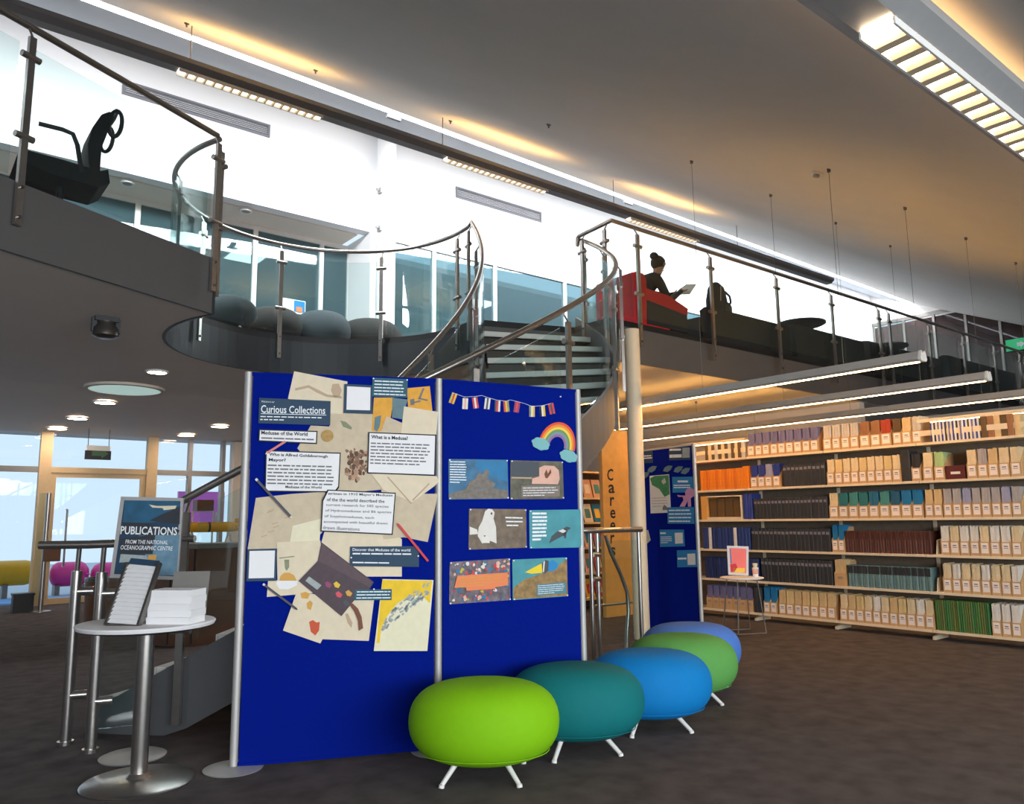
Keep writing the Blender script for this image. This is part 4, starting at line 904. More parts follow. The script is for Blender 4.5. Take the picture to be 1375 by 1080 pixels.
def boxes(lv, x0, x1, n, cols, label, h=.29, fh=.135, lab='paper', body='kraft', slack=.06):
    z = LEV[lv]; va,vb = sorted_v(x0,x1,z); w_ = (va-vb)/n; rr = random.Random(lv*50+int(x0)); g = label.split(',')[0]+' on the '+SHN[lv]
    wd = w_*(1-slack); d = .235; th = .004
    mb = MB().prism([(0,0),(d,0),(d,h*.93),(d*.55,h*.93),(0,fh)], lambda a,b,o: Vector((a,o,b)), -wd/2, -wd/2+th)
    mb.prism([(0,0),(d,0),(d,h*.93),(d*.55,h*.93),(0,fh)], lambda a,b,o: Vector((a,o,b)), wd/2-th, wd/2)
    mb.box(0,th,-wd/2+th,wd/2-th,0,fh).box(d-th,d,-wd/2+th,wd/2-th,0,h*.93).box(th,d-th,-wd/2+th,wd/2-th,0,th)
    bme = mesh_of('box',mb,body)
    lme = mesh_of('label',MB().box(-.0015,.0005,-wd*.36,wd*.36,fh*.18,fh*.92),lab)
    lt = mesh_of('label_print',MB().box(-.0024,-.0012,-wd*.2,wd*.2,fh*.66,fh*.74).box(-.0024,-.0012,-wd*.24,wd*.24,fh*.54,fh*.58),'ink_grey')
    jm = {}
    for k in range(n):
        c = cols[k%len(cols)]
        if c not in jm:
            j = MB(); m_ = max(3,int(wd/.013)); jw = (wd-2*th-.004)/m_
            for q in range(m_):
                y0 = -wd/2+th+.002+q*jw; j.box(.014+.006*rr.random(),d-.012,y0,y0+jw*.94,th,h*(.95+.05*rr.random()))
            jm[c] = mesh_of('journals',j,c)
        o = bpy.data.objects.new('journal_box',None); o.empty_display_size=.05; C.objects.link(o); o.location = (SU+.012+.01*rr.random(),va-(k+.5)*w_,z); o.rotation_euler.z = (rr.random()-.5)*.04
        NB[lv] += 1; props(o, 'kraft journal box of %s journals, %s box from the left on %s'%(CN.get(c,'mixed'),ORD[NB[lv]-1],SHN[lv]), 'journal box', g)
        for nm,km in (('box',bme),('label',lme),('journals',jm[c])):
            q = bpy.data.objects.new(nm,km); C.objects.link(q); q.parent = o
            if nm == 'label': q2 = bpy.data.objects.new('label_print',lt); C.objects.link(q2); q2.parent = q
mat('kraft',(196,158,112),.8,noise=.05,nscale=30); mat('label_white',(238,226,216),.8,noise=.01)
LW = 'label_white'
lav = bcol((112,110,150)); lgr = bcol((198,192,182)); blk = bcol((46,48,52)); ora = bcol((230,130,20)); ora2 = bcol((216,112,18)); crm = bcol((226,206,166)); crm2 = bcol((222,196,140)); blu = bcol((34,58,120)); blu2 = bcol((26,48,104)); wht = bcol((228,222,212)); brn = bcol((96,52,40)); brn2 = bcol((78,42,34)); tel = bcol((104,134,134)); tel2 = bcol((88,118,122)); grn = bcol((70,110,40)); grn2 = bcol((92,100,40)); grn3 = bcol((46,104,52)); dbr = bcol((96,74,44)); gry = bcol((176,170,168)); lil = bcol((160,160,186)); tan_ = bcol((216,186,136)); sky = bcol((30,120,170)); sea = bcol((40,112,116)); sea2 = bcol((70,140,136)); nvy = bcol((40,60,140)); red_ = bcol((170,60,36)); mar = bcol((92,30,34)); gre = bcol((170,200,140)); rbr = bcol((150,104,70))
CN.update({lav:'lavender',lgr:'pale grey',blk:'black',crm:'cream',crm2:'yellowish cream',nvy:'royal blue',lil:'lilac grey',rbr:'reddish brown',red_:'red',dbr:'dark brown',tan_:'tan',gre:'pale green',gry:'grey',sea:'dark teal',sea2:'sea green',sky:'sky blue',wht:'white'}); CN[bcol((40,110,140))] = 'blue teal'; CN[bcol((30,90,120))] = 'deep blue'
# top shelf
books(0,947,1000,12,[dbr,crm,dbr,lgr],.2,'thin pamphlet behind the slats at left')
boxes(0,1004,1100,9,[lav],'journal box with lavender journals',lab=LW)
boxes(0,1106,1154,4,[lgr],'journal box with pale grey journals',lab=LW)
boxes(0,1155,1198,3,[rbr,rbr,red_],'journal box with reddish brown journals',lab=LW)
boxes(0,1199,1238,3,[dbr,tan_,lgr],'journal box with brown and tan journals',lab=LW)
books(0,1250,1316,26,[nvy,wht,blk,wht,lav,wht],.2,'thin striped pamphlet behind the slats at right')
books(0,1318,1372,6,[dbr,rbr,tan_],.21,'brown pamphlet box behind the slats at right',cat='pamphlet box')
# second shelf
books(1,941,998,14,[ora,ora,ora2],.26,'orange paperback volume',var=.01)
books(1,998,1006,1,[ora],.28,'taller orange volume ending the orange row of the',var=.0)
boxes(1,1008,1048,4,[nvy,nvy,lil,nvy],'journal box with royal blue journals',lab=LW)
books(1,1052,1109,10,[blk],.26,'black bound volume',spine='ink_grey')
boxes(1,1111,1211,9,[crm,crm2,crm],'journal box with cream yellow journals',lab=LW)
books(1,1212,1224,1,[blk],.32,'tall black box file beside the cream boxes of the',var=0,cat='box file')
boxes(1,1225,1238,1,[blk],'journal box with black journals',lab=LW)
boxes(1,1240,1254,1,[crm],'journal box with cream journals, beside pale green',lab=LW)
boxes(1,1255,1270,1,[gre],'journal box with pale green journals',lab=LW)
z = LEV[1]; va,vb = sorted_v(1272,1297,z)
t = thing('card_box','low maroon card box with a white label on the second shelf','box',(SU+.03,(va+vb)/2,z))
mk('body', MB().box(SU+.01,SU+.21,vb,va,z,z+.12), mar, t); mk('lid', MB().box(SU+.006,SU+.214,vb-.003,va+.003,z+.12,z+.135), mar, t); mk('label', MB().box(SU+.008,SU+.0105,(va+vb)/2-.045,(va+vb)/2+.045,z+.05,z+.075), LW, t)
boxes(1,1299,1373,5,[crm,gry,tan_,crm],'journal box with mixed cream and grey journals',lab=LW)
# third shelf
z = LEV[2]; va,vb = sorted_v(943,997,z)
t = thing('open_box','open orange wooden box with brown books standing on the third shelf','wooden box',(SU+.1,(va+vb)/2,z))
mk('side', MB().box(SU+.01,SU+.24,va-.09,va,z,z+.30), 'wood_orange', t); mk('side', MB().box(SU+.01,SU+.24,vb,vb+.015,z,z+.30), 'cream_metal', t); mk('bottom', MB().box(SU+.01,SU+.24,vb+.015,va-.09,z,z+.03), 'cream_metal', t); mk('top', MB().box(SU+.01,SU+.24,vb+.015,va-.09,z+.285,z+.30), 'cream_metal', t)
w_ = (va-.09-vb-.03)/4
for k in range(4): mk('book', MB().box(SU+.04,SU+.22,vb+.02+k*w_,vb+.02+(k+.93)*w_,z+.031,z+.27), dbr, label='plain brown book inside the open wooden box, %s from right'%ORD[k], cat='book', group='brown books in the wooden box')
books(2,999,1011,2,[nvy],.31,'royal blue tall volume',var=0)
books(2,1013,1112,20,[blk],.25,'black bound volume',spine='ink_grey',var=.005)
boxes(2,1114,1241,9,[crm,sea,sea2,sea,bcol((40,110,140)),sea2,bcol((30,90,120)),sky,sky],'journal box with green to blue journals',lab=LW)
boxes(2,1243,1267,2,[tan_],'journal box with tan journals',lab=LW)
boxes(2,1268,1374,8,[gry,gry,lil,gry],'journal box with grey journals',lab=LW)
# fourth shelf
books(3,944,1008,15,[blu,blu,wht,blu2,blu2,blu,blu2,blu,blu2,blu,wht,blu2,blu],.27,'royal blue bound volume',var=.01,alt={wht:'slim white volume among royal blue ones'})
books(3,1010,1116,20,[blk],.26,'black bound volume',spine='ink_grey',var=.01)
boxes(3,1118,1135,2,[sky,sky],'journal box with sky blue journals',lab=LW,h=.3)
books(3,1137,1252,32,[brn,brn2],.235,'dark brown bound volume',band=brn2,var=.004)
boxes(3,1264,1374,8,[wht,crm,wht],'journal box with white and cream journals',lab=LW)
# fifth shelf
books(4,947,1020,13,[blu2],.26,'navy blue bound volume',var=.01)
books(4,1023,1119,19,[blk],.27,'black bound volume',spine='ink_grey',var=.01)
boxes(4,1121,1138,1,[tan_],'wide journal box with tan journals',lab='kraft')
books(4,1140,1252,27,[tel,tel2],.235,'grey teal volume with a dark band',band=blk,var=.003)
boxes(4,1267,1374,8,[crm,wht,crm],'journal box with cream white journals',lab=LW)
# lowest shelf
boxes(5,949,1012,7,[lav],'journal box with lavender journals',lab='kraft')
books(5,1013,1024,2,[blk],.30,'tall black volume',var=0)
boxes(5,1026,1044,2,[sky],'journal box with sky blue journals',lab=LW,h=.31)
boxes(5,1046,1123,7,[tan_,crm2,tan_],'journal box with tan journals',lab=LW)
boxes(5,1129,1256,11,[crm,tan_,crm2,crm,wht],'journal box with cream journals',lab=LW)
books(5,1258,1331,24,[grn,grn,grn2,grn2,grn,grn3],.30,'green bound volume',var=.008)
boxes(5,1333,1374,3,[wht],'journal box with white journals',lab=LW,h=.3)
for lv,x,h in ((3,1258,.16),(4,1259,.15)):
    v = Vat(x,LEV[lv]); z = LEV[lv]
    t = thing('book_end','pale card book end on the '+SHN[lv],'book end',(SU+.05,v,z))
    mk('upright_plate', MB().prism([(.01,0),(.16,0),(.16,h),(.05,h*.9)], lambda a,b,o: Vector((SU+a,o,z+b)), v-.002, v+.002), 'paper_cream', t); mk('base_plate', MB().box(SU+.01,SU+.16,v-.06,v-.002,z,z+.003), 'paper_cream', t)
# side table with a framed sign and a cup
p = hz(994,855,0); tx,ty,tz = 7.48,5.36,.62
# height from the two front feet and the top edge
t = thing('side_table','small round white side table on wire legs in front of the shelves','table',(tx,ty,0))
tp = hu(995,775,tx+.0)
tz = tp.z
mk('top', MB().lathe([(.225,tz-.018),(.235,tz-.012),(.235,tz-.003),(.228,tz)],(tx,ty,0),40), 'paper_white', t, smooth=True)
an = [.35,1.92,3.49,5.06]
feet = [(tx+.235*math.cos(a),ty+.235*math.sin(a)) for a in an]; heads = [(tx+.165*math.cos(a),ty+.165*math.sin(a)) for a in an]
for (fx,fy),(hx,hy) in zip(feet,heads): mk('leg', MB().cyl((hx,hy,tz-.018),(fx,fy,.006),.0065,8), 'steel', t, smooth=True)
for a,b in ((0,1),(1,2),(2,3)): mk('floor_bar', MB().cyl((*feet[a],.0065),(*feet[b],.0065),.0065,8), 'steel', t, smooth=True)
SPl = Pl((tx-e.x*.3-fdir.x*.02,ty-e.y*.3-fdir.y*.02),(tx+e.x*.3-fdir.x*.02,ty+e.y*.3-fdir.y*.02))
fc = thing('framed_sign','small pink framed notice standing on the side table','framed sign',(tx,ty,tz))
mat('notice_pink',(240,120,116),.6); mat('notice_red',(214,40,56),.6); mat('notice_yellow',(240,200,70),.6)
q = [(976,733),(1005,734),(1005,773),(978,772)]
def fp(q,o0,o1,n,m,par): return mk(n, MB().prism([(lambda s: (s[0],max(s[1],tz+.001)))(SPl.px(*p_)) for p_ in q],SPl.at,o0,o1), m, par)
fp(q,-.006,.004,'frame','alu',fc); nt_ = fp([(979,736),(1002,737),(1002,770),(981,769)],.004,.005,'notice','notice_pink',fc)
fp([(980,758),(988,757),(990,762),(986,768),(981,768)],.005,.0056,'red_shape','notice_red',nt_); fp([(985,763),(1000,763),(1000,769),(985,769)],.005,.0056,'yellow_shapes','notice_yellow',nt_); fp([(979.5,737),(981,737),(982.5,757),(981,757)],.005,.0056,'blue_edge','sky_card',nt_)
cp_ = tuple(SPl.at(SPl.px(1013,770)[0],tz,.04))
cu = thing('cup','small white paper cup with pink print on the side table','cup',cp_)
mk('body', MB().lathe([(.028,0),(.034,.10),(.034,.105)],cp_,20), 'paper_white', cu, smooth=True); mk('sleeve', MB().lathe([(.0315,.035),(.0352,.09),(.033,.09)],cp_,20), 'pinkish', cu, smooth=True); mk('stirrers', MB().lathe([(.02,.1),(.03,.15),(.0001,.15)],cp_,10), 'map_cream', cu)
# ------------------------------------------------------------------ careers display board, sign panel and magazine shelves
C3a,C3b = (6.56,5.90-.02),(6.50,5.17)
C3a = (6.60,6.0)
cb = thing('display_board','narrow blue display board behind the cream column with teal cards','display board',(6.55,5.6,0))
P3 = Pl((6.62,6.08),(6.50,5.17))
mk('panel', MB().prism([(.02,.06),(P3.L-.02,.06),(P3.L-.02,2.0),(.02,2.0)],P3.at,-T,0), 'blue_felt', cb)
for s_ in (0,P3.L): mk('pole', MB().cyl(P3.at(s_,.0,-T/2),P3.at(s_,2.01,-T/2),.02,14), 'alu', cb, smooth=True)
for s_ in (.06,P3.L): mk('base_disc', MB().lathe([(.14,0),(.14,.008),(.03,.014)],P3.at(s_,0,-T/2),28), 'alu', cb)
mk('panel_edge', MB().prism([(.02,1.99),(P3.L-.02,1.99),(P3.L-.02,2.01),(.02,2.01)],P3.at,-T-.003,.003), 'alu', cb)
z7 = lambda L: [(855+x/5.684,590+y/5.684) for x,y in L]
g3 = 'cards pinned to the narrow blue board'
def c3(name,label,q,layer,m,cat='card'): 
    return mk(name, MB().prism([P3.px(*p_) for p_ in z7(q)],P3.at,.001+layer*.002,.0026+layer*.002), m, label=label, cat=cat, group=g3)
def d3(o,name,q,layer,m): return mk(name, MB().prism([P3.px(*p_) for p_ in z7(q)],P3.at,.0026+layer*.002,.0032+layer*.002), m, o)
def l3(o,q,rows,layer,m,**kw):
    mb = MB()
    for pts in quad_lines(P3,z7(q),rows,**kw): mb.prism([P3.px(*p_) for p_ in pts],P3.at,.003+layer*.002,.0036+layer*.002)
    return mk('printed_text',mb,m,o)
o = c3('caption_card','dark navy card with pale lettering at the top of the narrow board',[(245,62),(410,58),(412,158),(248,162)],0,'navy_card'); l3(o,[(252,70),(340,68),(340,90),(252,92)],1,0,'print_white',cols=2,th=.7,last=1); l3(o,[(252,115),(345,112),(345,142),(252,145)],1,0,'print_white',cols=2,th=.8,last=1); d3(o,'pale_square',[(350,66),(405,64),(405,140),(350,142)],0,'map_grey')
o = c3('caption_card','small navy card half hidden by the cream column',[(40,85),(122,84),(124,180),(42,185)],0,'navy_card'); l3(o,[(52,120),(118,118),(118,150),(52,155)],2,0,'print_white',cols=2,th=.5,last=1)
for k,(x,y) in enumerate([(120,228),(240,225),(320,230),(375,242),(65,275)]):
    c3('paper_leaf','small grey leaf cutout, '+['second','third','fourth','rightmost','lowest and leftmost'][k]+' of five under the top card',[(x-38,y+18),(x-25,y-10),(x,y-24),(x+34,y-22),(x+20,y+8),(x-5,y+26)],0,'map_teal','leaf cutout')
mat('paint_green',(66,140,92),.7,noise=.2,nscale=40); mat('octo_pink',(216,150,186),.7,noise=.08)
o = c3('wave_poster','cream poster with a green wave on the narrow blue board',[(100,280),(248,268),(264,560),(108,566)],1,'paper','poster'); d3(o,'wave',[(104,300),(140,280),(246,274),(254,420),(215,440),(175,380),(120,350)],1,'paint_green'); d3(o,'wave_foam',[(190,320),(215,295),(228,330),(205,345)],1,'bird_white'); l3(o,[(118,440),(240,436),(245,520),(122,524)],4,1,'drawn_tan',cols=5,th=.2)
d3(o,'small_figure',[(200,520),(212,500),(232,515),(240,540),(200,542)],1,'ink_grey')
o = c3('caption_card','bright blue card with white text at the right edge of the narrow board',[(272,288),(430,286),(434,405),(276,408)],1,'sky_card'); l3(o,[(315,310),(395,310),(395,335),(315,335)],1,1,'print_white',cols=2,th=.6,last=1); l3(o,[(285,345),(425,343),(425,375),(285,378)],2,1,'print_white',cols=5,th=.5,last=.9)
o = c3('jellyfish_cutout','pink octopus paper cutout between two blue cards',[(372,400),(390,378),(420,372),(442,390),(445,430),(415,450),(418,515),(395,515),(392,470),(370,515),(330,515),(360,465),(355,440),(320,440),(312,425),(345,430),(375,430)],2,'octo_pink','cutout')
o = c3('caption_card','wide bright blue card with three lines below the pink cutout',[(238,520),(440,518),(444,645),(240,645)],3,'sky_card'); l3(o,[(250,530),(430,528),(430,640),(250,640)],4,3,'print_white',cols=5,th=.35,last=.9)
o = c3('caption_card','blue card with a pale square in the lower middle of the narrow board',[(176,690),(362,690),(370,818),(180,822)],1,'sky_card'); l3(o,[(182,710),(225,710),(225,725),(182,725)],1,1,'print_white',cols=2,th=.8,last=1); l3(o,[(186,740),(275,738),(275,795),(186,798)],4,1,'print_white',cols=4,th=.35); d3(o,'pale_square',[(292,715),(352,713),(356,795),(296,798)],1,'paper')
o = c3('caption_card','lowest blue card with a pale square on the narrow board',[(308,848),(462,845),(466,975),(312,978)],1,'sky_card'); l3(o,[(316,902),(382,900),(382,920),(316,922)],1,1,'print_white',cols=3,th=.7,last=1); d3(o,'pale_square',[(388,875),(448,872),(452,958),(392,960)],1,'paper')
c3('paper_scrap','small tan paper scrap at the left edge below the cream poster',[(70,700),(88,692),(108,770),(78,800)],1,'paper_tan','paper')
# orange careers panel: flat pylon with a leaning top
CVv = 7.3
cs = thing('careers_sign','tall orange wooden sign panel with vertical lettering reading Careers','sign',(7.15,CVv,0))
def cpx(L): return [(lambda p_: (p_.x,p_.z))(hv(x,y,CVv)) for x,y in L]
pts = cpx([(808,605),(823,582),(848,578),(852,600)]); x0 = pts[0][0]; x1 = x0+.5
mk('panel', MB().prism([(x0,0),(x1,0),(x1,2.42),(x0+.14,2.42),(x0,2.17)], lambda a,b,o: Vector((a,o,b)), CVv, CVv+.06), 'wood_orange', cs)
mk('edge_strip', MB().prism([(x1,0),(x1+.03,0),(x1+.03,2.42),(x1,2.42)], lambda a,b,o: Vector((a,o,b)), CVv-.02, CVv+.08), 'cream_metal', cs)
cp2 = lambda L: [(770+x/4.153,440+y/4.153) for x,y in L]
for ch,q in zip('Careers',[[(188,788),(222,788),(222,855),(188,855)],[(195,875),(230,875),(230,925),(195,925)],[(204,945),(228,945),(228,995),(204,995)],[(205,1015),(235,1015),(235,1065),(205,1065)],[(205,1085),(235,1085),(235,1135),(205,1135)],[(207,1155),(229,1155),(229,1205),(207,1205)],[(207,1225),(235,1225),(235,1275),(207,1275)]]):
    letters(cs, lambda x,y: (lambda p_: Vector((p_.x,CVv-.002,p_.z)))(hv(x,y,CVv-.002)), ch, cp2(q), 'ink', .015, 'letter')
# magazine shelves left of the sign
mv = 8.1; mu0,mu1 = hv(772,700,mv).x,hv(828,700,mv).x
ms = thing('magazine_shelf','cream magazine shelf unit seen between the stair and the orange sign','shelf unit',((mu0+mu1)/2,mv+.15,0))
mk('side', MB().box(mu0,mu0+.025,mv,mv+.3,0,1.95), 'cream_metal', ms); mk('side', MB().box(mu1-.025,mu1,mv,mv+.3,0,1.95), 'cream_metal', ms); mk('back', MB().box(mu0+.025,mu1-.025,mv+.28,mv+.3,0,1.95), 'wood_brown', ms)
zz = [.15,.5,.85,1.2,1.55,1.92]
for z in zz: mk('shelf', MB().box(mu0+.025,mu1-.025,mv,mv+.28,z-.025,z), 'cream_metal', ms)
rr = random.Random(9)
mcs = ['pinkish','sky_card','coral_red','paper','notice_yellow','sea2' if 'sea2' in M else 'turquoise','turquoise','map_cream']
for li,z in enumerate(zz[:-1]):
    for k in range(4):
        x = mu0+.03+k*(mu1-mu0-.06)/4; c = rr.choice(mcs)
        mb = MB().bar((x+(mu1-mu0)/8,mv+.05,z+.002),(x+(mu1-mu0)/8,mv+.12,z+.26),min(.17,(mu1-mu0)/4-.03),.006,side=(1,0,0))
        o = mk('magazine', mb, c, label='magazine leaning face out, %s from left on %s shelf up left of orange sign'%(ORD[k],ORD[li]), cat='magazine', group='magazines left of the orange sign')
        mk('cover_picture', MB().bar((x+(mu1-mu0)/8,mv+.062,z+.06),(x+(mu1-mu0)/8,mv+.098,z+.19),.10,.004,side=(1,0,0)), rr.choice(mcs), o)
# low glass barrier behind the display boards
gb = thing('glass_barrier','short glass barrier with steel handrail and curved tube beside the cream column','barrier',(5.3,5.35,0))
GD = 5.25
pA,pB = hv(782,713,GD),hv(861,711,GD); hzr = (pA.z+pB.z)/2
mk('handrail', MB().tube([(pA.x-.25,GD+.3,hzr),(pA.x-.05,GD+.06,hzr),(pA.x+.1,GD,hzr),(pB.x,GD,hzr)],.027,12), 'steel', gb, smooth=True)
for px in (797,806,862):
    p_ = hv(px,800,GD); mk('post', MB().cyl((p_.x,GD+.02,0),(p_.x,GD+.02,hzr),.02,12), 'steel', gb, smooth=True)
q0 = hv(808,780,GD).x; q1 = hv(858,780,GD).x
mk('glass_pane', MB().box(q0,q1,GD+.012,GD+.024,.1,hzr-.1), 'glass_clear', gb)
mk('curved_tube', MB().tube([tuple(hv(x,y,GD+.08)) for x,y in [(813,719),(820,742),(833,770),(842,795),(844,820),(842,845)]]+[(hv(840,850,GD+.08).x,GD+.08,0.01)],.018,10), 'steel', gb, smooth=True)
for y in (745,778): 
    p_ = hv(800,y,GD); mk('clamp', MB().cyl((p_.x-.03,GD,p_.z),(p_.x+.05,GD,p_.z),.022,12), 'steel', gb, smooth=True)
mk('shelf_bar', MB().cyl((q0,GD+.1,.45),(q1,GD+.1,.45),.012,8), 'steel', gb)
# ================================================================== GALLERY FURNITURE
# office chair at upper left, facing left
oc = Vector((.98,7.05,GF))
t = thing('office_chair','black mesh office chair with a looped backrest on the upper left gallery','chair',oc)
def och(x,z,y=0): return Vector((oc.x+x,oc.y+y,z))
sz = hv(80,235,7.05).z
mk('seat', MB().prism([(-.42,-.03),(-.40,.05),(-.1,.04),(.16,.02),(.22,.05),(.24,-.06),(.16,-.12),(-.2,-.10)], lambda a,b,o: Vector((oc.x+a,oc.y+o,sz+b)), -.23,.23), 'black_fabric', t, smooth=True)
pv = 7.05
bq = [hv(x,y,pv) for x,y in [(119,258),(113,230),(112,205),(118,183),(130,166),(141,162),(146,170),(138,190),(130,210),(128,238),(130,256)]]
mk('backrest', MB().prism([(p_.x,p_.z) for p_ in bq], lambda a,b,o: Vector((a,o,b)), pv-.19,pv+.19), 'black_fabric', t, smooth=True)
lp = [hv(149+8.5*math.cos(a)+2*math.sin(a),177-17*math.sin(a),pv) for a in [math.tau*k/20 for k in range(20)]]
for s_ in (-.17,.17): mk('back_loop', MB().tube([p_+Vector((0,s_,0)) for p_ in lp],.017,8,closed=True), 'dark_plastic', t, smooth=True)
mk('head_bar', MB().tube([lp[5]+Vector((0,-.17,0)),lp[5]+Vector((.01,0,.01)),lp[5]+Vector((0,.17,0))],.02,8), 'dark_plastic', t, smooth=True)
mk('armrest', MB().tube([hv(x,y,pv-.22) for x,y in [(110,232),(107,215),(104,195),(98,180),(84,174),(52,166)]],.019,8), 'dark_plastic', t, smooth=True)
mk('gas_column', MB().cyl(och(-.08,GF+.10),och(-.08,sz-.08),.03,14), 'dark_plastic', t, smooth=True)
for k in range(5):
    a = k*math.tau/5+.3; e2 = och(-.08,GF+.07)+Vector((.29*math.cos(a),.29*math.sin(a),-.0))
    ft = mk('foot_spoke', MB().cyl(och(-.08,GF+.10),e2,.024,8,.016), 'dark_plastic', t); mk('castor', MB().cyl(e2+Vector((0,-.018,-.04)),e2+Vector((0,.018,-.04)),.03,12), 'dark_plastic', ft)
# desk screen at the far left
sc_ = thing('desk_screen','blue lit screen on a desk at the far left of the gallery','screen',(-.05,7.9,GF+.72))
mk('frame', MB().box(-.45,.18,7.9,7.93,GF+.78,GF+1.12), 'dark_plastic', sc_); mat('screen_blue',(60,130,210),.4,emit=(70,140,220),estr=.6); mk('display', MB().box(-.43,.16,7.895,7.9,GF+.80,GF+1.10), 'screen_blue', sc_)
mk('stand', MB().box(-.18,-.1,7.9,7.95,GF+.74,GF+.78).box(-.25,-.03,7.85,8.0,GF+.72,GF+.74), 'dark_plastic', sc_)
dk = thing('desk','grey desk under the blue screen on the gallery','desk',(-.3,8.0,GF))
mk('top', MB().box(-1.2,.45,7.65,8.35,GF+.69,GF+.72), 'counter_grey', dk)
for x in (-1.15,.36): 
    for y in (7.7,8.28): mk('leg', MB().box(x,x+.05,y,y+.05,GF,GF+.69), 'steel_dark', dk)
# grey poufs behind the curved railing
gp = 'grey poufs behind the curved railing'
for k,(px,py,cx,r,mn,lb) in enumerate([(306,400,306,.34,'grey_fabric','leftmost grey pouf behind the curved railing'),(368,415,368,.36,'charcoal_fabric','dark grey pouf, second from the left behind the curved railing'),(433,420,433,.38,'grey_fabric','mid grey pouf, third from the left behind the curved railing'),(497,421,497,(.46),'charcoal_fabric','dark pouf at the right end behind the curved railing')]):
    vv = [9.02,9.45,9.55,9.72][k]; top = hv(px,py,vv); x = top.x; hgt = max(.38,min(.62,top.z-GF))
    t = thing('pouf',lb,'pouf',(x,vv,GF),gp)
    pr = [(r*max(0,math.sin(math.pi*i/16))**.6+1e-7,GF+.05+(hgt-.05)/2*(1-math.cos(math.pi*i/16))) for i in range(17)]
    mk('cushion', MB().lathe([(max(a,1e-7),b) for a,b in pr],(x,vv,0),40), mn, t, smooth=True)
    for q in range(4):
        a = .6+q*math.pi/2; mk('leg', MB().cyl((x+.15*math.cos(a),vv+.15*math.sin(a),GF+.1),(x+.22*math.cos(a),vv+.22*math.sin(a),GF),.013,8), 'white_metal', t)
p_ = hv(394,412,10.6)
bx = thing('leaflet_display','small white and blue leaflet card standing behind the poufs','leaflet',(p_.x,10.3,GF))
pz = hv(394,412,10.3)
mk('stand', MB().box(pz.x-.02,pz.x+.02,10.3,10.34,GF,pz.z-.1).box(pz.x-.15,pz.x+.15,10.2,10.45,GF,GF+.02), 'white_metal', bx); cd = mk('card', MB().box(pz.x-.17,pz.x+.17,10.28,10.3,pz.z-.1,pz.z+.1), 'paper_white', bx)
mk('picture', MB().box(pz.x+.0,pz.x+.16,10.276,10.28,pz.z-.07,pz.z+.09), 'sky_card', cd); mk('picture', MB().box(pz.x+.03,pz.x+.12,10.272,10.276,pz.z-.07,pz.z-.0), 'salmon', cd)
p_ = hv(712,434,8.2)
t = thing('floor_pouf','low purple blue pouf on the landing at the head of the stair','pouf',(p_.x,8.2,GF))
mk('cushion', MB().lathe([(.0001,.05),(.2,.05),(.28,.12),(.28,.2),(.2,.27),(.0001,.29)],(p_.x,8.2,GF),36), 'stool_peri', t, smooth=True)
for q in range(4): mk('leg', MB().cyl((p_.x+.15*math.cos(q*1.57),8.2+.15*math.sin(q*1.57),GF+.07),(p_.x+.18*math.cos(q*1.57),8.2+.18*math.sin(q*1.57),GF),.012,8), 'white_metal', t)
# red high-backed armchair facing right
AV0,AV1 = 6.14,6.80
ax = hv(853,400,AV0).x; topz = hv(862,366,AV0).z
zseat = GF+.42; azt = min(hv(905,397,AV0).z, GF+.72)
ac = thing('armchair','red high-backed armchair with dark outer arms on the gallery behind the railing','armchair',((ax+.5),6.5,GF))
mk('back', MB().prism([(ax,GF+.10),(ax+.14,GF+.10),(ax+.16,topz-.05),(ax+.12,topz),(ax+.03,topz),(ax,topz-.05)], lambda a,b,o: Vector((a,o,b)), AV0+.05,AV1-.05), 'red_fabric', ac, smooth=True)
for y0,y1 in ((AV0,AV0+.05),(AV1-.05,AV1)):
    mk('wing', MB().prism([(ax,GF+.1),(ax+.19,GF+.1),(ax+.21,topz-.08),(ax+.16,topz-.01),(ax+.02,topz-.01),(ax,topz-.05)], lambda a,b,o: Vector((a,o,b)), y0,y1), 'red_fabric', ac, smooth=True)
    am = mk('armrest', MB().prism([(ax+.20,GF+.1),(ax+.95,GF+.1),(ax+.95,azt-.22),(ax+.20,azt-.14)], lambda a,b,o: Vector((a,o,b)), y0,y1), 'charcoal_fabric', ac, smooth=True)
    mk('arm_pad', MB().prism([(ax+.20,azt-.14),(ax+.95,azt-.22),(ax+.97,azt-.13),(ax+.6,azt-.02),(ax+.20,azt)], lambda a,b,o: Vector((a,o,b)), y0-.005,y1+.005), 'red_fabric', am, smooth=True)
mk('seat', MB().prism([(ax+.15,GF+.2),(ax+.92,GF+.2),(ax+.93,zseat-.03),(ax+.88,zseat),(ax+.15,zseat-.02)], lambda a,b,o: Vector((a,o,b)), AV0+.06,AV1-.06), 'red_fabric', ac, smooth=True)
mk('base', MB().box(ax,ax+.6,AV0-.005,AV1,GF+.02,GF+.1), 'red_fabric', ac)
for x in (ax+.06,ax+.5):
    for y in (AV0+.06,AV1-.06): mk('leg', MB().cyl((x,y,GF),(x,y,GF+.02),.02,10), 'steel', ac)
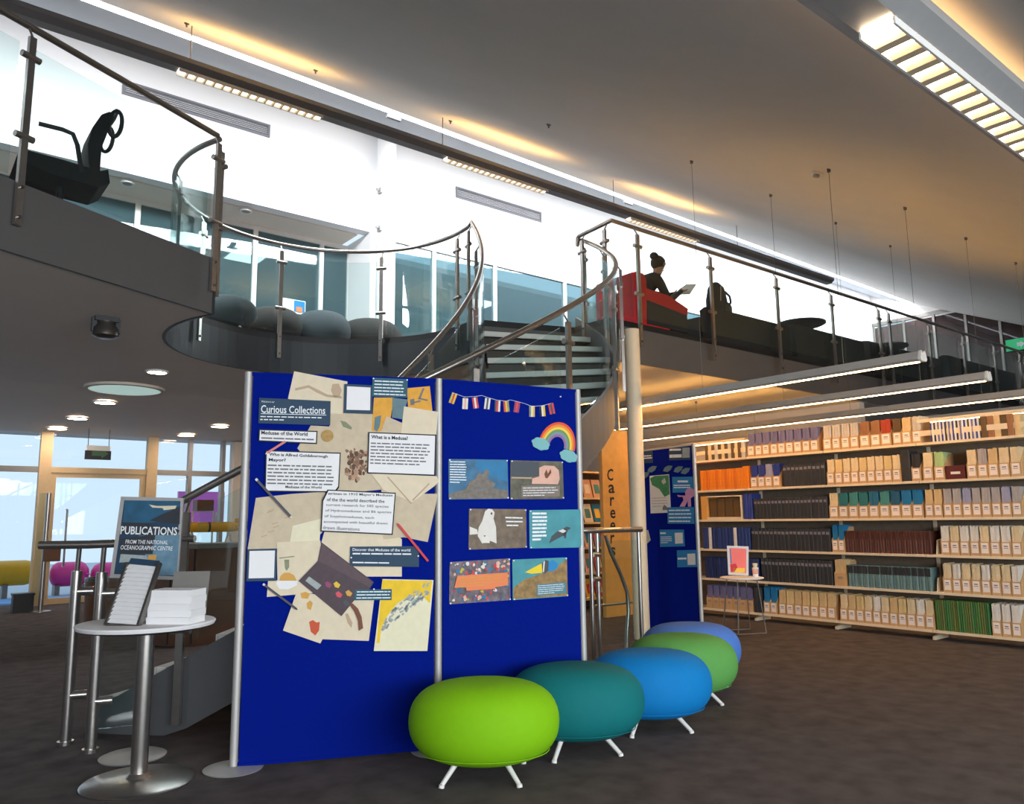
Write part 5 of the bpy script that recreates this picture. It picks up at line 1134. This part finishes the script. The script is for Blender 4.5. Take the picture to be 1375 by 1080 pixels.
# ------------------------------------------------------------------ seated reader
def skin_mesh(name, verts, edges, radii, root=0, sub=2):
    me = bpy.data.meshes.new(name); me.from_pydata([tuple(v) for v in verts],edges,[]); ob = bpy.data.objects.new('tmp_'+name,me); C.objects.link(ob)
    md = ob.modifiers.new('s','SKIN'); md.use_smooth_shade = True; md.branch_smoothing = .4
    sv = me.skin_vertices[0].data
    for i,r in enumerate(radii): sv[i].radius = r if isinstance(r,tuple) else (r,r); sv[i].use_root = (i == root)
    ob.modifiers.new('d','SUBSURF').levels = sub
    bpy.context.view_layer.update(); dg = bpy.context.evaluated_depsgraph_get()
    out = bpy.data.meshes.new_from_object(ob.evaluated_get(dg)); out.name = name
    bpy.data.objects.remove(ob); bpy.data.meshes.remove(me); return out
py_ = 6.47; X = ax
hd_ = hv(884,352,py_)
pel = Vector((X+.36,py_,zseat+.11)); 
hx = hd_.x; hzc = hd_.z
chest = Vector(((pel.x+hx)/2-.01,py_,hzc-.40)); neck = Vector((hx-.03,py_,hzc-.18)); head = Vector((hx+.01,py_,hzc-.05)); crown = Vector((hx,py_,hzc+.06))
V_ = []; E_ = []; R_ = []
def av(p_,r,par=None):
    V_.append(Vector(p_)); R_.append(r)
    if par is not None: E_.append((par,len(V_)-1))
    return len(V_)-1
i0 = av(pel,(.17,.15)); i1 = av((pel+chest)/2,(.16,.13),i0); i2 = av(chest,(.17,.13),i1); i3 = av(chest+Vector((-.005,0,.13)),(.13,.10),i2); i4 = av(neck,.055,i3); i5 = av(head,(.088,.078),i4); i6 = av(crown,(.07,.066),i5)
hands = []; hvt = hv(911,393,py_)
for s_ in (-1,1):
    sh_ = av(chest+Vector((.0,s_*.185,.09)),.07,i3); el = av(chest+Vector((.14,s_*.24,-.2)),.05,sh_); wr = av(hvt+Vector((-.07,s_*.09,-.02)),.032,el); pm = av(hvt+Vector((-.01,s_*.075,0)),(.035,.022),wr)
    hands.append(V_[pm])
    for q in range(4):
        f1 = av(V_[pm]+Vector((.045,(q-1.5)*.018,.012)),.0095,pm); f2 = av(V_[pm]+Vector((.075-.006*abs(q-1),(q-1.5)*.02,.035)),.0085,f1)
    t1 = av(V_[pm]+Vector((.01,-s_*.035,.03)),.01,pm); av(V_[pm]+Vector((.03,-s_*.04,.055)),.009,t1)
knee = hv(952,388,py_)
# legs: near one crossed over with its ankle on the other knee, far one planted
hpA = av(pel+Vector((.05,-.10,-.01)),.11,i0); knA = av((X+.84,py_-.09,zseat+.17),.08,hpA); anA = av((X+1.04,py_-.03,GF+.22),.045,knA); av((X+1.17,py_-.03,GF+.19),(.04,.032),anA)
hpB = av(pel+Vector((.05,.10,-.01)),.105,i0); knB = av((X+.80,py_+.10,zseat+.12),.075,hpB); anB = av((X+.90,py_+.10,GF+.09),.045,knB); av((X+1.05,py_+.10,GF+.035),(.04,.034),anB)
bm_ = skin_mesh('body',V_,E_,R_)
for nm in ('black_fabric','skin'): bm_.materials.append(M[nm])
for pg in bm_.polygons:
    c = pg.center
    if c.z > neck.z+.0 or any((c-h_).length < .085 and c.x > h_.x-.03 for h_ in hands): pg.material_index = 1
bm_.transform(Matrix.Translation(-Vector((pel.x,py_,GF)))); bm_.shade_smooth()
pr_ = thing('person','seated person in dark clothes with tied up black hair reading in the red armchair','person',(pel.x,py_,GF))
bo = bpy.data.objects.new('body',bm_); C.objects.link(bo); bo.parent = pr_
hr = MB().ell(head+Vector((-.018,0,.035)),(.105,.092,.10),20,12)
hr.v = [p_ if not (p_.x > head.x+.05 and p_.z < head.z+.07) else Vector((head.x+.045,p_.y,p_.z)) for p_ in hr.v]
ho = mk('hair', hr, 'hair', pr_, smooth=True); mk('hair_bun', MB().ell(head+Vector((-.09,0,.115)),(.06,.055,.05),16,10), 'hair', ho, smooth=True)
for s_ in (-1,1): mk('ear', MB().ell(head+Vector((-.0,s_*.086,-.005)),(.018,.01,.03),10,6), 'skin', pr_, smooth=True)
fc_ = mk('nose', MB().add([head+Vector((.082,0,.03)),head+Vector((.08,-.014,-.025)),head+Vector((.08,.014,-.025)),head+Vector((.108,0,-.02))],[(0,1,3),(0,3,2),(1,2,3),(0,2,1)]), 'skin', pr_)
for s_ in (-1,1): mk('eye', MB().ell(head+Vector((.078,s_*.032,.02)),(.012,.014,.009),10,6), 'hair', pr_)
mk('mouth', MB().box(head.x+.068,head.x+.08,py_-.02,py_+.02,head.z-.055,head.z-.048), 'strap', pr_)
gl = MB()
for s_ in (-1,1): gl.tube([head+Vector((.096,s_*.034+.024*math.cos(a),.02+.02*math.sin(a))) for a in [math.tau*k/14 for k in range(14)]],.003,5,closed=True).cyl(head+Vector((.096,s_*.058,.025)),head+Vector((-.0,s_*.092,.025)),.003,5)
mk('glasses', gl, 'steel', pr_)
# open book in the hands
bc_ = (hands[0]+hands[1])/2+Vector((.03,0,-.02))
bkk = thing('open_book','open pale book held by the seated reader','book',bc_)
for s_ in (-1,1):
    mb = MB().box(-.004,.008,0,.15,0,.22) if s_ > 0 else MB().box(-.004,.008,-.15,0,0,.22)
    mb.xf(Matrix.Translation(bc_) @ Matrix.Rotation(.75,4,'Y') @ Matrix.Rotation(-s_*.25,4,'Z')); mk('page_block', mb, 'paper', bkk)
mk('spine', MB().cyl(bc_+Vector((.01,0,0)),bc_+Vector((.155,0,.165)),.008,8), 'ink_grey', bkk)
# dark sofas, benches and round tables along the railing
def sofa(u0,u1,v0,v1,hb,hs,label,mn='charcoal_fabric'):
    t = thing('bench_sofa',label,'sofa',((u0+u1)/2,(v0+v1)/2,GF),'dark sofas behind the long railing')
    mk('back', MB().prism([(v0,GF+.1),(v0+.16,GF+.1),(v0+.2,GF+hb-.03),(v0+.12,GF+hb),(v0+.02,GF+hb-.02)], lambda a,b,o: Vector((o,a,b)), u0,u1), mn, t, smooth=True)
    n = max(1,round((u1-u0)/.8))
    for k in range(n): mk('seat_cushion', MB().prism([(v0+.2,GF+.1),(v1,GF+.1),(v1+.01,GF+hs-.04),(v1-.04,GF+hs),(v0+.22,GF+hs-.01)], lambda a,b,o: Vector((o,a,b)), u0+(u1-u0)*k/n+.006,u0+(u1-u0)*(k+1)/n-.006), mn, t, smooth=True)
    mk('plinth', MB().box(u0+.01,u1-.01,v0+.005,v1-.06,GF,GF+.1), mn, t)
sofa(ax+1.32,ax+3.1,6.03,6.62,.50,.40,'dark grey low sofa just right of the red armchair')
sofa(ax+3.25,ax+5.2,6.03,6.62,.56,.42,'dark grey low sofa in the middle of the long railing')
sofa(ax+5.4,ax+8.0,6.03,6.62,.60,.42,'dark grey low sofa at the right part of the long railing')
sofa(ax+8.3,ax+11.5,6.03,6.62,.72,.42,'farthest dark grey sofa near the smoked glass')
bpx = hv(962,400,6.42).x; bt_ = hv(957,379,6.42).z; zb = GF+.40
bp = thing('backpack','black backpack standing on the dark sofa beside the reader','backpack',(bpx,6.42,zb))
mk('body', MB().lathe([(.0001,zb),(.13,zb+.01),(.17,zb+.08),(.17,zb+(bt_-zb)*.6),(.13,zb+(bt_-zb)*.88),(.05,bt_),(.0001,bt_+.005)],(bpx,6.42,0),24,sx=1,sy=.75), 'black_fabric', bp, smooth=True)
mk('pocket', MB().lathe([(.0001,zb+.05),(.08,zb+.06),(.1,zb+.12),(.1,zb+.26),(.06,zb+.32),(.0001,zb+.33)],(bpx+.09,6.36,0),18), 'charcoal_fabric', bp, smooth=True)
mk('strap', MB().tube([(bpx+.12,6.36,bt_-.12),(bpx+.22,6.36,bt_-.17),(bpx+.24,6.36,bt_-.25),(bpx+.17,6.36,bt_-.33)],.016,8), 'black_fabric', bp, smooth=True)
mk('zip', MB().tube([(bpx-.05,6.30,bt_-.08),(bpx-.09,6.28,bt_-.2),(bpx-.09,6.285,bt_-.3)],.006,6), 'alu', bp)
def rtable(u,v,h,r,label,mn='charcoal_fabric'):
    t = thing('round_table',label,'table',(u,v,GF),'round tables on the gallery')
    mk('top', MB().lathe([(r*.9,GF+h-.05),(r,GF+h-.03),(r,GF+h-.005),(r*.97,GF+h)],(u,v,0),36), mn, t, smooth=True); mk('column', MB().cyl((u,v,GF+.02),(u,v,GF+h-.05),.05,16), 'dark_plastic', t); mk('base', MB().lathe([(r*.6,0),(r*.6,.012),(.06,.03)],(u,v,GF),30), 'dark_plastic', t)
p_ = hv(1075,434,7.3); rtable(p_.x,7.3,p_.z-GF,.42,'dark round table in front of the bright wall on the gallery')
p_ = hv(1190,465,7.6); rtable(p_.x,7.6,p_.z-GF,.42,'dark round table farther along the gallery')
# green exit sign on the end wall
p_ = hu(1369,463,EU-.1)
ex = thing('exit_sign','green running man exit sign at the right edge of the gallery','exit sign',(p_.x,p_.y,p_.z))
mat('exit_dim',(64,104,76),.5)
mat('exit_green',(30,140,90),.5,emit=(40,170,110),estr=.5)
mk('panel', MB().box(p_.x-.02,p_.x,p_.y-.35,p_.y+.3,p_.z-.13,p_.z+.16), 'exit_green', ex); mk('arrow', MB().prism([(-.05,-.04),(.03,-.04),(.03,-.08),(.12,0.01),(.03,.1),(.03,.06),(-.05,.06)], lambda a,b,o: Vector((o,p_.y-a,p_.z+b)), p_.x-.024,p_.x-.02), 'print_white', ex)
# ================================================================== ENTRANCE SIDE
# reception counter behind the stair foot
ct = thing('reception_counter','curved dark wood reception counter with a grey top behind the stair','counter',(2.5,8.9,0))
cx0 = hv(236,740,8.6).x
cp = [(cx0-.12,9.3),(cx0-.1,9.0),(cx0,8.75),(cx0+.2,8.62),(cx0+.7,8.58),(cx0+1.2,8.66),(cx0+1.6,8.85)]
cz = hv(280,730,8.6).z
mk('front', MB().ribbon([(x,y) for x,y in cp], .04, 0, cz-.05), 'wood_brown', ct); mk('top', MB().ribbon([(x,y-.06) for x,y in cp], .55, cz-.05, cz), 'counter_grey', ct)
for k in range(1,6): 
    x,y = cp[k]; mk('joint_strip', MB().box(x-.008,x+.008,y-.012,y-.001,.02,cz-.06), 'dark_plastic', ct)
# yellow submarine vehicle model on the counter
mat('auv_yellow',(228,172,20),.45,noise=.03); mat('auv_pink',(226,60,150),.45,noise=.02)
def torpedo(name,label,cat,c,L,r,m,ax_=Vector((1,0,0)),group=None,stand=None,up=True):
    t = thing(name,label,cat,(c.x,c.y,stand if stand is not None else c.z-r),group)
    pr2 = [(0.0001,-L/2),(r*.45,-L/2+.015*L),(r*.8,-L/2+.07*L),(r,-L/2+.18*L),(r,L/2-.2*L),(r*.85,L/2-.1*L),(r*.5,L/2-.01*L),(.0001,L/2)]
    mb = MB().lathe(pr2,(0,0,0),24); mb.xf(Matrix.Translation(c) @ Vector((0,0,1)).rotation_difference(ax_).to_matrix().to_4x4()); mk('hull', mb, m, t, smooth=True)
    y = ax_.cross(Vector((0,0,1))).normalized(); tail = c+ax_*(L*.40)
    for d in ((y,-y,Vector((0,0,1))) if up else (y,-y)): mk('fin', MB().bar(tail+d*r*.5,tail+d*r*1.7,.012*L+.01,L*.07,side=d.cross(ax_)), m, t)
    if up: mk('band', MB().cyl(c-ax_*L*.05,c-ax_*L*.02,r*1.02,24), 'dark_plastic', t, smooth=True)
    return t
c_ = hv(283,708,8.95)
t = torpedo('vehicle_model','yellow torpedo shaped underwater vehicle model on the reception counter','model',Vector((c_.x,8.95,c_.z)),.72,.055,'auv_yellow',stand=cz)
for dx in (-.2,.2): mk('stand', MB().tube([(c_.x+dx-.05,8.9,cz),(c_.x+dx,8.95,c_.z-.05),(c_.x+dx+.05,9.0,cz)],.012,8), 'white_metal', t)
mk('mast', MB().cyl((c_.x+.05,8.95,c_.z+.05),(c_.x+.05,8.95,c_.z+.16),.012,8), 'white_metal', t)
bxp = hv(274,680,9.0)
t = thing('counter_box','small brown box on a white frame above the yellow vehicle model','box',(bxp.x,9.02,cz))
mk('frame', MB().tube([(bxp.x-.10,9.06,cz),(bxp.x-.10,9.06,bxp.z-.06),(bxp.x+.12,9.06,bxp.z-.06),(bxp.x+.12,9.06,cz)],.01,8), 'white_metal', t); mk('box', MB().box(bxp.x-.08,bxp.x+.10,8.98,9.14,bxp.z-.05,bxp.z+.07), 'wood_brown', t)
# dark waste bin / bag left of the sign
b_ = hz(137,842,0); bz = hv(137,780,b_.y).z
t = thing('litter_bin','dark brown litter bin beyond the stair foot','bin',(b_.x,b_.y,0))
mk('body', MB().lathe([(.2,0),(.22,bz-.05),(.22,bz)],(b_.x,b_.y,0),28), 'wood_brown', t, smooth=True); mk('rim', MB().lathe([(.21,bz),(.23,bz),(.23,bz+.04),(.21,bz+.04)],(b_.x,b_.y,0),28,ring=True), 'steel_dark', t)
# access post with reader box by the door
pp = hz(54,822,0); px_,py2 = pp.x,pp.y
t = thing('access_post','slim steel access post with a reader box beside the entrance','access post',(px_,py2,0))
mk('pole', MB().cyl((px_,py2,.0),(px_,py2,1.72),.035,14), 'steel', t, smooth=True); mk('base', MB().lathe([(.14,0),(.14,.012),(.04,.02)],(px_,py2,0),24), 'steel', t); mk('reader_box', MB().box(px_-.02,px_+.2,py2-.06,py2+.06,.72,.90), 'wood_brown', t); mk('glass_fin', MB().box(px_-.13,px_-.03,py2-.008,py2+.008,.1,1.72), 'glass_clear', t)
t = thing('door_block','low dark box at the foot of the entrance post','box',(px_-.18,py2+.15,0))
mk('body', MB().box(px_-.34,px_-.08,py2+.08,py2+.3,0,.24), 'dark_plastic', t); mk('lid', MB().box(px_-.35,px_-.07,py2+.07,py2+.31,.24,.27), 'dark_plastic', t)
# hanging exit sign by the entrance
q = [hv(x,y,14.0) for x,y in [(115,598),(150,598),(150,618),(115,618)]]
t = thing('hanging_sign','hanging dark green exit sign above the entrance door','exit sign',((q[0].x+q[1].x)/2,14.0,q[2].z))
mk('panel', MB().box(q[0].x,q[1].x,14.0,14.03,q[2].z,q[0].z-.08), 'dark_plastic', t); mk('bracket', MB().box(q[0].x+.02,q[1].x-.02,13.99,14.04,q[0].z-.08,q[0].z), 'white_metal', t)
for s_ in (.1,.9): mk('hanger', MB().cyl((q[0].x+(q[1].x-q[0].x)*s_,14.015,q[0].z),(q[0].x+(q[1].x-q[0].x)*s_,14.015,soffz(14.0)),.006,6), 'steel_dark', t)
mk('arrow', MB().prism([(.1,.06),(.24,.06),(.24,.02),(.34,.1),(.24,.18),(.24,.14),(.1,.14)], lambda a,b,o: Vector((q[0].x+a,o,q[2].z+b)), 13.995,14.0), 'exit_dim', t)
# outside: vehicles on a low plinth, blue sheet, pale wall
OV = 16.6
for k,(pa,pb,m,lb) in enumerate([(-90,62,'auv_yellow','long yellow torpedo vehicle outside at the left edge'),(66,119,'auv_pink','bright pink torpedo vehicle outside the entrance'),(121,185,'auv_pink','second pink torpedo vehicle outside, half behind the sign')]):
    a,b = hv(pa,771,OV),hv(pb,771,OV); c = (a+b)/2
    t = torpedo('torpedo_vehicle',lb,'underwater vehicle',Vector((c.x,OV,c.z)),(b.x-a.x)*.98,.22,m,group='torpedo vehicles outside the entrance',stand=-.02,up=False)
    for dx in (-.2,.2): mk('cradle', MB().box(c.x+dx-.04,c.x+dx+.04,OV-.15,OV+.15,-.02,c.z-.19), 'counter_grey', t)
mat('sheet_blue',(110,166,226),.7,noise=.03)
mk('blue_sheet', MB().box(-1.5,4.0,15.2,16.2,-.02,.01), 'sheet_blue', label='flat light blue sheet on the ground outside the entrance', cat='ground sheet')
#struct('wall_outside', MB().box(-9,16,22,22.3,-.1,7), 'concrete_out')
t = thing('pink_banner','pink banner outside the windows at right of the entrance','banner',(5.2,18.5,0))
a,b = hv(240,660,18.5),hv(300,705,18.5)
mat('banner_pink',(226,120,214),.7); mk('sheet', MB().box(a.x,b.x,18.5,18.53,b.z,a.z), 'banner_pink', t); mk('post', MB().box(a.x,a.x+.05,18.54,18.6,0,a.z), 'steel', t); mk('post', MB().box(b.x-.05,b.x,18.54,18.6,0,a.z), 'steel', t)
